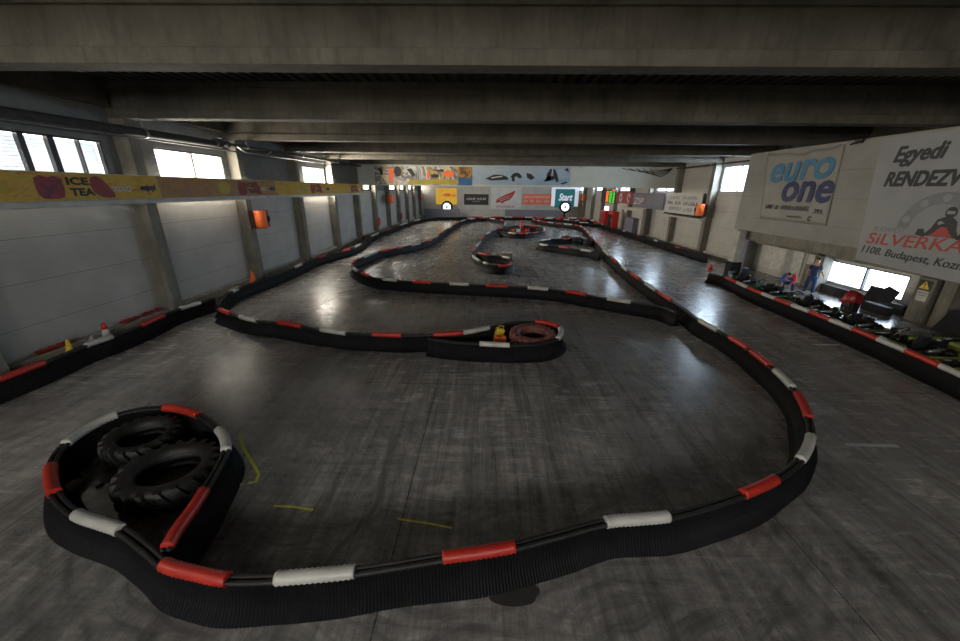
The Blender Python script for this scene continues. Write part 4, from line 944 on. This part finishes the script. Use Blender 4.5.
# yellow chalk marks and white paint lines on the floor
def stroke(pl, wd, mat, label, name='chalk_mark', cat='mark'):
    P = [Vector((*fl(*q), .002)) for q in pl]; fr = frames(P); bm = bmesh.new()
    L = [bm.verts.new(p+s_*wd/2) for p, (t_, s_, u) in zip(P, fr)]; Rr = [bm.verts.new(p-s_*wd/2) for p, (t_, s_, u) in zip(P, fr)]
    L2 = [bm.verts.new(v.co+Vector((0, 0, .003))) for v in L]; R2 = [bm.verts.new(v.co+Vector((0, 0, .003))) for v in Rr]
    for i in range(len(P)-1):
        bm.faces.new((L2[i], L2[i+1], R2[i+1], R2[i])); bm.faces.new((L[i], L[i+1], L2[i+1], L2[i])); bm.faces.new((Rr[i], Rr[i+1], R2[i+1], R2[i]))
    tag(obj(name, bm, mat), label, cat)
stroke([(240, 433), (243, 448), (252, 462), (259, 474), (256, 482), (248, 483)], .05, 'chalk', 'crooked yellow chalk line on the floor right of the near loop')
stroke([(231, 483), (242, 485)], .045, 'chalk', 'short yellow chalk dash beside the near loop')
stroke([(274, 506), (295, 507), (313, 510)], .035, 'chalk', 'thin yellow chalk line on the floor above the white sleeve')
stroke([(398, 519), (425, 523), (452, 528)], .03, 'chalk', 'thin yellow chalk line on the floor above the red sleeve, longest of its kind')
stroke([(812, 344.5), (840, 345)], .09, 'floor_white', 'short white paint line in the right lane, the farther of two', 'paint_line')
stroke([(845, 444.5), (898, 446)], .09, 'floor_white', 'short white paint line in the right lane, the nearer of two', 'paint_line')
p = at(512, 592, z=0); bm = bmesh.new()
q = [bm.verts.new((p.x+.33*math.cos(a)*(1+.08*math.sin(5*a)), p.y+.17*math.sin(a), .0015)) for a in [2*PI*k/28 for k in range(28)]]
bm.faces.new(q); tag(obj("oil_stain", bm, "oil"), "dark oil stain on the floor below the foreground barrier", "stain")
bm = None

# ================================================================ pit lane: karts
def make_kart(label, pod, rail, nose):
    t = thing('racing_kart', label, 'kart', group='karts parked in the pit lane')
    def add(name, f, mat, parent=None):
        bm = bmesh.new(); f(bm); return obj(name, bm, mat, parent or t, local=True)
    def chassis(bm):
        for s in (-1, 1): tube(bm, [(s*.28, -.85, .13), (s*.30, -.2, .11), (s*.24, .35, .11), (s*.16, .82, .13)], .018, 8)
        for y in (-.8, -.3, .2, .7): tube(bm, [(-.28, y, .12), (.28, y, .12)], .015, 8)
        box(bm, -.24, -.1, .085, .24, .80, .1)
        tube(bm, [(-.62, -.62, .14), (.62, -.62, .14)], .02, 8); tube(bm, [(-.5, .62, .14), (.5, .62, .14)], .016, 8)
    add('chassis', chassis, 'black')
    for s in (-1, 1):
        for y, r, w_ in ((-.62, .145, .20), (.62, .13, .14)):
            M = Matrix.Translation((s*.60, y, r)) @ Matrix.Rotation(PI/2, 4, 'Y')
            o = add('wheel', lambda bm: lathe(bm, [(r*.5, -w_/2), (r*.9, -w_/2), (r, -w_*.35), (r, w_*.35), (r*.9, w_/2), (r*.5, w_/2), (r*.5, -w_/2)], M, 20), 'rubber')
            add('hub', lambda bm: lathe(bm, [(0, -w_*.4), (r*.5, -w_*.4), (r*.5, w_*.42), (r*.3, w_*.3), (0, w_*.3)], M, 16), 'steel', o)
        def podf(bm):
            box(bm, s*.40 if s > 0 else -.66, -.42, .07, .66 if s > 0 else -.40, .42, .30, bev=.05)
        add('side_pod', podf, pod)
    def bumper(bm):
        P = [(-.70, -.95, .16), (-.76, -.7, .16), (-.76, .70, .16), (-.62, .98, .16), (0, 1.05, .16), (.62, .98, .16), (.76, .70, .16), (.76, -.7, .16), (.70, -.95, .16), (0, -1.0, .16)]
        tube(bm, catmull([Vector(p) for p in P], True, .12), .055, 8, closed=True)
    add('bumper_rail', bumper, rail)
    def nosef(bm):
        v = [bm.verts.new(p) for p in [(-.5, .66, .10), (.5, .66, .10), (.42, 1.0, .12), (-.42, 1.0, .12), (-.36, .62, .30), (.36, .62, .30), (.26, .93, .22), (-.26, .93, .22)]]
        for f in ((0, 1, 2, 3), (4, 7, 6, 5), (0, 4, 5, 1), (1, 5, 6, 2), (2, 6, 7, 3), (3, 7, 4, 0)): bm.faces.new([v[i] for i in f])
        bmesh.ops.bevel(bm, geom=list(bm.edges), offset=.03, segments=2, affect='EDGES')
    add('nose_cone', nosef, nose)
    def panel(bm):
        v = [bm.verts.new(p) for p in [(-.12, .42, .2), (.12, .42, .2), (.1, .5, .55), (-.1, .5, .55), (-.12, .45, .2), (.12, .45, .2), (.1, .53, .55), (-.1, .53, .55)]]
        for f in ((0, 1, 2, 3), (4, 7, 6, 5), (0, 4, 5, 1), (1, 5, 6, 2), (2, 6, 7, 3), (3, 7, 4, 0)): bm.faces.new([v[i] for i in f])
    add('front_panel', panel, nose)
    def seat(bm):
        prof = [(.0, .12), (.02, .12), (-.30, .14), (-.40, .22), (-.47, .55), (-.49, .66)]
        n = 9; G = []
        for (y, z) in [(.10, .17), (0, .13), (-.15, .11), (-.30, .13), (-.39, .24), (-.45, .42), (-.49, .62)]:
            row = []
            for i in range(n):
                u = -1+2*i/(n-1); lip = .16*abs(u)**3
                row.append((u*(.20 if z < .5 else .17), y+(.10*abs(u)**3 if z > .2 else 0), z+(lip if z < .3 else 0)))
            G.append(row)
        A = [[bm.verts.new(p) for p in r] for r in G]; B_ = [[bm.verts.new((p[0]*1.06, p[1]-.012, p[2]-.014)) for p in r] for r in G]
        for X, fl_ in ((A, 0), (B_, 1)):
            for j in range(len(X)-1):
                for i in range(n-1): bm.faces.new((X[j][i], X[j][i+1], X[j+1][i+1], X[j+1][i]))
        for j in range(len(A)-1):
            for i in (0, n-1): bm.faces.new((A[j][i], A[j+1][i], B_[j+1][i], B_[j][i]))
        for i in range(n-1):
            for j in (0, len(A)-1): bm.faces.new((A[j][i], A[j][i+1], B_[j][i+1], B_[j][i]))
    add('seat', seat, 'matte_black')
    M = Matrix.Translation((0, .27, .56)) @ Matrix.Rotation(math.radians(-42), 4, 'X')
    sw = add('steering_wheel', lambda bm: tube(bm, [M @ Vector((.155*math.cos(a), .155*math.sin(a), 0)) for a in [2*PI*k/24 for k in range(24)]], .019, 8, closed=True), 'black')
    def spokes(bm):
        for a in (PI/6, 5*PI/6, 1.5*PI): tube(bm, [M @ Vector((0, 0, -.01)), M @ Vector((.15*math.cos(a), .15*math.sin(a), 0))], .012, 6)
    add('spoke', spokes, 'steel', sw)
    add('steering_column', lambda bm: tube(bm, [M @ Vector((0, 0, -.01)), (0, .55, .18)], .014, 8), 'steel')
    def engine(bm):
        box(bm, .24, -.62, .14, .50, -.30, .38, bev=.02)
        for k in range(5): box(bm, .23, -.60, .39+.022*k, .49, -.34, .40+.022*k)
        lathe(bm, [(0, 0), (.06, 0), (.06, .26), (0, .26)], Matrix.Translation((.18, -.72, .32)) @ Matrix.Rotation(PI/2, 4, 'Y'), 14)
    en = add('engine', engine, 'black')
    add('fuel_cap', lambda bm: lathe(bm, [(0, 0), (.05, 0), (.05, .03), (0, .03)], Matrix.Translation((.36, -.45, .50)), 12), 'sleeve_white', en)
    add('exhaust', lambda bm: tube(bm, [(.3, -.6, .3), (.1, -.78, .3), (-.25, -.8, .28)], .045, 10), 'steel')
    return t
k_green = make_kart('', 'green_kart', 'black', 'green_kart')
k_lime = make_kart('', 'lime', 'lime', 'black')
k_check = make_kart('', 'lime', 'checker', 'black')
spots = [(k_green, 13.35, 19.75, .12, 'dark green kart farthest along the pit lane, beside the padded column'),
         (k_green, 13.3, 17.55, -.05, 'dark green kart in front of the crouching person'),
         (k_lime, 13.25, 15.35, .05, 'kart with lime rails between the red barrier pipe and the standing person'),
         (k_lime, 13.2, 13.15, -.06, 'lime railed kart in front of the pit window, next to the red covered trolley'),
         (k_lime, 13.15, 10.95, -.04, 'lime railed kart with its steering wheel clear against the shiny floor'),
         (k_lime, 15.05, 10.5, -.1, 'lime railed kart standing behind the checkered kart, close to the dark sheet'),
         (k_check, 13.05, 8.7, 0.0, 'kart with a red and cream checkered bumper rail, nearest in the pit lane')]
used = set()
for src, x, y, rz, lb in spots:
    if src.name not in used:
        used.add(src.name); src.location = (x, y, 0); src.rotation_euler = (0, 0, rz); src['label'] = lb
    else: dup(src, (x, y, 0), rz, lb)
# helmet on the farthest kart
t = thing('crash_helmet', 'dark blue helmet with a pale top resting on the farthest pit kart', 'helmet', (13.38, 19.25, .66)); t.rotation_euler = (0, .2, .5)
bm = bmesh.new(); bmesh.ops.create_uvsphere(bm, u_segments=20, v_segments=14, radius=.17)
for v in bm.verts: v.co = Vector((v.co.x*.92, v.co.y*1.08, v.co.z+.12))
obj('shell', bm, 'shirt_navy', t, local=True)
bm = bmesh.new(); bmesh.ops.create_uvsphere(bm, u_segments=20, v_segments=14, radius=.176)
for v in bm.verts: v.co = Vector((v.co.x*.92, v.co.y*1.08, v.co.z+.122))
bmesh.ops.delete(bm, geom=[v for v in bm.verts if v.co.z < .215], context='VERTS'); obj('top_stripe', bm, 'old_white', t, local=True)
# trolley with red cover
t = thing('tool_trolley', 'black trolley under a draped red cover behind the karts', 'trolley', (14.42, 14.35, 0), .2); t.scale = (.68, .68, .92)
bm = bmesh.new(); box(bm, -.27, -.31, .12, .27, .31, .86, bev=.05); box(bm, -.36, -.2, .3, -.27, .2, .6, bev=.03); obj('trolley_body', bm, 'black', t, local=True)
for sx_ in (-.22, .22):
    for sy_ in (-.28, .28):
        bm = bmesh.new(); lathe(bm, [(0, -.03), (.06, -.03), (.06, .03), (0, .03)], Matrix.Translation((sx_, sy_, .062)) @ Matrix.Rotation(PI/2, 4, 'Y'), 14); obj('caster', bm, 'rubber', t, local=True)
        bm = bmesh.new(); box(bm, sx_-.015, sy_-.015, .06, sx_+.015, sy_+.015, .2); obj('caster_fork', bm, 'steel', t, local=True)
bm = bmesh.new(); NU = 14; G = []
for j in range(NU+1):
    row = []
    for i in range(NU+1):
        u, v = -1+2*i/NU, -1+2*j/NU; e = max(abs(u), abs(v)); z = .98 + .05*math.sin(3*u+2*v) - (.34*max(0, e-.72)/.28)
        row.append(bm.verts.new((u*.36*(1+.12*math.sin(4*v)), v*.40*(1+.1*math.sin(5*u+1)), z+.10*math.cos(2.2*u)*math.cos(1.6*v))))
    G.append(row)
for j in range(NU):
    for i in range(NU): f = bm.faces.new((G[j][i], G[j][i+1], G[j+1][i+1], G[j+1][i])); f.smooth = True
o = obj('red_cover', bm, 'dark_red', t, local=True); sm = o.modifiers.new('thick', 'SOLIDIFY'); sm.thickness = .02
# dark sheets leaning by the window and wall
def sheet(label, pts, x, n_, mat='matte_black'):
    bm = bmesh.new(); prism(bm, [Vector(p) for p in pts], Vector(n_), .06); return tag(obj('dark_sheet', bm, mat), label, 'sheet')
pq = [at(px, py, x=15.9) for px, py in ((862, 300), (871, 285.5), (884, 288.5), (889, 286.5), (899, 292.5), (889, 303))]
sheet('dark board with a notched top leaning in front of the pit window', [(15.9+(.0 if i else 0), p.y, p.z) for i, p in enumerate(pq)], 15.9, (1, 0, 0))
t = thing('sheet_stand', 'dark low stand holding the notched board below the pit window', 'stand', (15.95, 15.0, 0))
bm = bmesh.new(); ys_ = [p.y for p in pq]; zl = min(p.z for p in pq)
box(bm, 15.82, min(ys_)+.1, 0, 16.1, max(ys_)-.1, max(.1, zl-.001), bev=.02); obj('base', bm, 'matte_black', t)
pts = [(16.1, 12.9, .0), (16.1, 12.6, .72), (16.1, 12.2, .95), (16.1, 9.2, .95), (16.1, 9.2, 0)]
sheet('large black mat leaning against the pit wall right of the warning notice', pts, 16.1, (.3, 0, 0))
# warning notice and paper
t = thing('warning_notice', 'yellow triangle warning notice above a white sheet on the pit pillar', 'notice', (WR-.57, 13.75, .9))
B = Board(t, (WR-.551, 13.98, .82), (0, -1, 0), (0, 0, 1))
B.rect('backing', 'ink', 0, .42, .44, .78, 0, .01); B.poly('warning_triangle', 'yellow', [(.05, .46), (.39, .46), (.22, .75)], .01, .006)
B.polys('warning_bolt', 'ink', [[(.2, .5), (.24, .5), (.23, .55), (.21, .55)], [(.205, .57), (.235, .57), (.24, .68), (.2, .68)]], .016, .004)
B.rect('white_paper', 'old_white', .06, 0, .42, .38, 0, .008); glyphs(B, .1, .28, .28, .04, 'ink', 12, (), .008); glyphs(B, .1, .2, .28, .03, 'ink', 14, (), .008)
# white wall board with faint dots, dark post, small poster
t = thing('white_board_panel', 'large blank cream panel with small fixings on the pit wall', 'panel', (WR-.06, 22.0, .3))
B = Board(t, (WR-.002, 23.65, .34), (0, -1, 0), (0, 0, 1)); B.rect('panel', 'old_white', 0, 0, 3.65, 1.28, 0, .05)
B.each('fixing', 'logo_grey', [ell(a, b_, .035, .035, 8) for a in (.5, 1.4, 2.3, 3.2) for b_ in (.3, .9)], .05, .006)
bm = bmesh.new(); box(bm, 15.95, 23.3, 0, 16.25, 24.1, 1.85, bev=.1); tag(obj('padded_post', bm, 'purple_grey'), 'dark purple-grey padded post behind the pit column', 'post')
t = thing('small_poster', 'small pale poster on the wall behind the standing person', 'poster', (WR-.06, 19.6, 1.2))
B = Board(t, (WR-.305, 19.42, 1.15), (0, -1, 0), (0, 0, 1)); B.rect('paper', 'old_white', 0, 0, .42, .5, 0, .02)

# ================================================================ people
def skin_obj(name, verts, edges, radii, mat, parent, sub=2, root=0):
    me = bpy.data.meshes.new(name); me.from_pydata([Vector(v) for v in verts], edges, [])
    o = bpy.data.objects.new(name, me); C.objects.link(o)
    o.modifiers.new('s', 'SKIN'); ss = o.modifiers.new('d', 'SUBSURF'); ss.levels = sub; ss.render_levels = sub
    for i, r_ in enumerate(radii):
        r_ = (r_, r_) if isinstance(r_, (int, float)) else r_
        me.skin_vertices[0].data[i].radius = r_; me.skin_vertices[0].data[i].use_root = (i == root)
    dg = bpy.context.evaluated_depsgraph_get(); dg.update()
    m2 = bpy.data.meshes.new_from_object(o.evaluated_get(dg)); m2.name = name
    bpy.data.objects.remove(o)
    for p in m2.polygons: p.use_smooth = True
    m2.materials.clear(); m2.materials.append(MATS[mat])
    o2 = bpy.data.objects.new(name, m2); C.objects.link(o2); o2.parent = parent; return o2
def join_to(dst, parts):                      # merge meshes built at the same origin into one body
    bm = bmesh.new(); bm.from_mesh(dst.data)
    for p in parts:
        b2 = bmesh.new(); b2.from_mesh(p.data); me = bpy.data.meshes.new('x'); b2.to_mesh(me); bm.from_mesh(me); b2.free(); bpy.data.meshes.remove(me); bpy.data.objects.remove(p)
    bm.to_mesh(dst.data); bm.free()
def hand(wrist, d, side, palm, parent, mat='skin'):
    """palm and five fingers; d = pointing direction, side = thumb side"""
    d = Vector(d).normalized(); side = Vector(side); side = (side-d*side.dot(d)).normalized(); nrm = d.cross(side)*palm
    V = [Vector(wrist), Vector(wrist)+d*.045, Vector(wrist)+d*.085]; E = [(0, 1), (1, 2)]; Rr = [(.024, .02), (.038, .018), (.042, .016)]
    for k, (off, ln) in enumerate(((.030, .072), (.010, .080), (-.011, .074), (-.031, .058))):
        b0 = len(V); base = V[1]+d*.03+side*off*.8
        V += [base, base+d*(.022)+side*off*.25, base+d*(.022+ln*.5)+side*off*.3+nrm*.012, base+d*(.022+ln*.9)+side*off*.3+nrm*.038]
        E += [(1, b0), (b0, b0+1), (b0+1, b0+2), (b0+2, b0+3)]; Rr += [.010, .0095, .009, .0075]
    b0 = len(V); V += [V[0]+d*.025+side*.028, V[0]+d*.055+side*.052+nrm*.01, V[0]+d*.085+side*.058+nrm*.022]
    E += [(0, b0), (b0, b0+1), (b0+1, b0+2)]; Rr += [.012, .011, .009]
    return skin_obj('hand', V, E, Rr, mat, parent, 1)
def head(parent, c_, yaw, pitch, mat='skin', hair='hair'):
    M = Matrix.Translation(c_) @ Matrix.Rotation(yaw, 4, 'Z') @ Matrix.Rotation(pitch, 4, 'X')
    bm = bmesh.new(); bmesh.ops.create_uvsphere(bm, u_segments=24, v_segments=18, radius=.105)
    for v in bm.verts:                                # face looks along -y
        x, y, z = v.co; jaw = max(0, -z/.105)
        v.co = Vector((x*.78*(1-.22*jaw), y*.98*(1-.08*jaw)-(.012*jaw if y < 0 else -.0), z*1.18))
        if abs(x) < .02 and y < -.05 and -.035 < z < .02: v.co.y -= .02*(1-abs(z+.01)/.04)      # nose
        if .02 < abs(x) < .05 and y < -.06 and 0 < z < .03: v.co.y += .008                       # eye sockets
    for s_ in (-1, 1):
        n0 = len(bm.verts); bmesh.ops.create_uvsphere(bm, u_segments=10, v_segments=8, radius=.026); bm.verts.ensure_lookup_table()
        for v in bm.verts[n0:]: v.co = Vector((v.co.x*.35+s_*.082, v.co.y*.7+.005, v.co.z*1.15-.005))
    bmesh.ops.transform(bm, matrix=M, verts=bm.verts); hd = obj('head', bm, mat, parent, local=True)
    bm = bmesh.new()
    for s_ in (-1, 1):
        n0 = len(bm.verts); bmesh.ops.create_uvsphere(bm, u_segments=8, v_segments=6, radius=.009); bm.verts.ensure_lookup_table()
        for v in bm.verts[n0:]: v.co = v.co+Vector((s_*.032, -.088, .008))
    bmesh.ops.transform(bm, matrix=M, verts=bm.verts); ey = obj('eyes', bm, 'ink', parent, local=True)
    bm = bmesh.new(); box(bm, -.024, -.094, -.058, .024, -.078, -.050, bev=.003); bmesh.ops.transform(bm, matrix=M, verts=bm.verts); mo = obj('mouth', bm, 'dark_red', parent, local=True)
    bm = bmesh.new(); bmesh.ops.create_uvsphere(bm, u_segments=24, v_segments=18, radius=.112)
    bmesh.ops.delete(bm, geom=[v for v in bm.verts if (v.co.z < .045 and v.co.y < -.02) or v.co.z < -.045], context='VERTS')
    for v in bm.verts:
        v.co = Vector((v.co.x*.84, v.co.y*1.0+.006, v.co.z*1.18+.006))*(1+random.uniform(-.02, .03))
    bmesh.ops.transform(bm, matrix=M, verts=bm.verts); ha = obj('hair', bm, hair, parent, local=True)
    return hd
# standing person, facing the camera, one arm slightly out
px_ = at(808, 292, z=0); P0 = Vector((15.35, 17.45, 0)); t = thing('person', 'person in a dark blue T-shirt and jeans standing by the pit window', 'person', P0, -.6)
H = {'pel': (0, 0, .92), 'wai': (0, .0, 1.08), 'che': (0, .01, 1.30), 'nec': (0, .0, 1.47), 'hb': (0, -.01, 1.56)}
V = [(0, 0, .92), (0, 0, 1.08), (0, .01, 1.28), (0, 0, 1.42), (0, 0, 1.50), (0, -.01, 1.58),
     (.17, 0, 1.40), (.26, .03, 1.16), (.36, -.08, .95), (-.17, 0, 1.40), (-.23, .04, 1.13), (-.25, -.05, .88),
     (.10, 0, .86), (.12, -.05, .50), (.14, .02, .09), (.15, -.11, .045), (-.10, 0, .86), (-.13, .02, .50), (-.16, .12, .09), (-.17, 0, .045)]
E_ = [(0, 1), (1, 2), (2, 3), (3, 4), (4, 5), (3, 6), (6, 7), (7, 8), (3, 9), (9, 10), (10, 11), (0, 12), (12, 13), (13, 14), (14, 15), (0, 16), (16, 17), (17, 18), (18, 19)]
Rr = [(.13, .10), (.12, .09), (.145, .10), (.10, .08), (.052, .052), (.06, .06), .055, .04, .026, .055, .04, .026, .085, .058, .038, (.04, .03), .085, .058, .038, (.04, .03)]
body = skin_obj('body', V, E_, Rr, 'skin', t)
parts = [hand(V[8], (.35, -.25, -.7), (0, -1, .1), 1, t), hand(V[11], (-.05, -.2, -1), (0, -1, 0), -1, t)]
hd = head(t, (0, -.02, 1.64), .25, .1)
join_to(body, parts+[hd])
skin_obj('t_shirt', [(0, 0, .86), (0, 0, 1.06), (0, .01, 1.28), (0, 0, 1.41), (.17, 0, 1.40), (.235, .02, 1.23), (-.17, 0, 1.40), (-.21, .03, 1.22)], [(0, 1), (1, 2), (2, 3), (3, 4), (4, 5), (3, 6), (6, 7)], [(.175, .135), (.15, .12), (.165, .12), (.115, .095), .075, .06, .075, .06], 'shirt_navy', t)
skin_obj('jeans', [(0, 0, 1.0), (0, 0, .86), (.10, 0, .80), (.12, -.05, .50), (.14, .02, .12), (-.10, 0, .80), (-.13, .02, .50), (-.16, .12, .12)], [(0, 1), (1, 2), (2, 3), (3, 4), (1, 5), (5, 6), (6, 7)], [(.17, .135), (.17, .13), .115, .08, .065, .115, .08, .065], 'denim', t)
for s_, q in ((1, (.15, -.06)), (-1, (-.17, .05))):
    bm = bmesh.new(); box(bm, q[0]-.05, q[1]-.13, 0.0, q[0]+.05, q[1]+.14, .09, bev=.03); obj('shoe', bm, 'ink', t, local=True)
# bending person working on a kart
P1 = Vector((14.6, 17.8, 0)); t = thing('person', 'crouching person in a red and blue top bent over the dark green kart', 'person', P1, -.9)
V = [(0, .28, .50), (0, .26, .62), (0, .06, .86), (0, -.12, .93), (0, -.20, .93), (0, -.27, .92),
     (.18, -.10, .90), (.27, -.22, .66), (.16, -.42, .50), (-.18, -.10, .90), (-.27, -.24, .66), (-.14, -.44, .50),
     (.12, .22, .46), (.20, -.12, .52), (.19, .10, .10), (.20, -.04, .045), (-.12, .22, .46), (-.22, -.08, .50), (-.20, .14, .10), (-.21, .0, .045)]
body = skin_obj('body', V, E_, Rr, 'skin', t)
parts = [hand(V[8], (-.1, -.8, -.4), (-1, 0, 0), 1, t), hand(V[11], (.1, -.8, -.4), (1, 0, 0), -1, t)]
hd = head(t, (0, -.33, .92), .1, .75, hair='hair'); join_to(body, parts+[hd])
top = skin_obj('top', [(0, .30, .52), (0, .26, .64), (0, .06, .87), (0, -.12, .93), (.18, -.10, .90), (.27, -.22, .66), (.18, -.38, .53), (-.18, -.10, .90), (-.27, -.24, .66), (-.17, -.40, .53)], [(0, 1), (1, 2), (2, 3), (3, 4), (4, 5), (5, 6), (3, 7), (7, 8), (8, 9)], [(.15, .12), (.145, .12), (.165, .125), (.12, .10), .078, .06, .045, .078, .06, .045], 'shirt_red', t)
top.data.materials.append(MATS['shirt_blue'])
for p in top.data.polygons:
    if p.center.y > .06 or p.center.x < -.13: p.material_index = 1
skin_obj('trousers', [(0, .30, .52), (0, .27, .45), (.12, .20, .45), (.20, -.12, .52), (.19, .09, .13), (-.12, .20, .45), (-.22, -.08, .50), (-.20, .13, .13)], [(0, 1), (1, 2), (2, 3), (3, 4), (1, 5), (5, 6), (6, 7)], [(.15, .12), (.14, .12), .105, .08, .062, .105, .08, .062], 'denim', t)
for q in ((.20, .02), (-.21, .06)):
    bm = bmesh.new(); box(bm, q[0]-.05, q[1]-.13, 0.0, q[0]+.05, q[1]+.14, .09, bev=.03); obj('shoe', bm, 'ink', t, local=True)
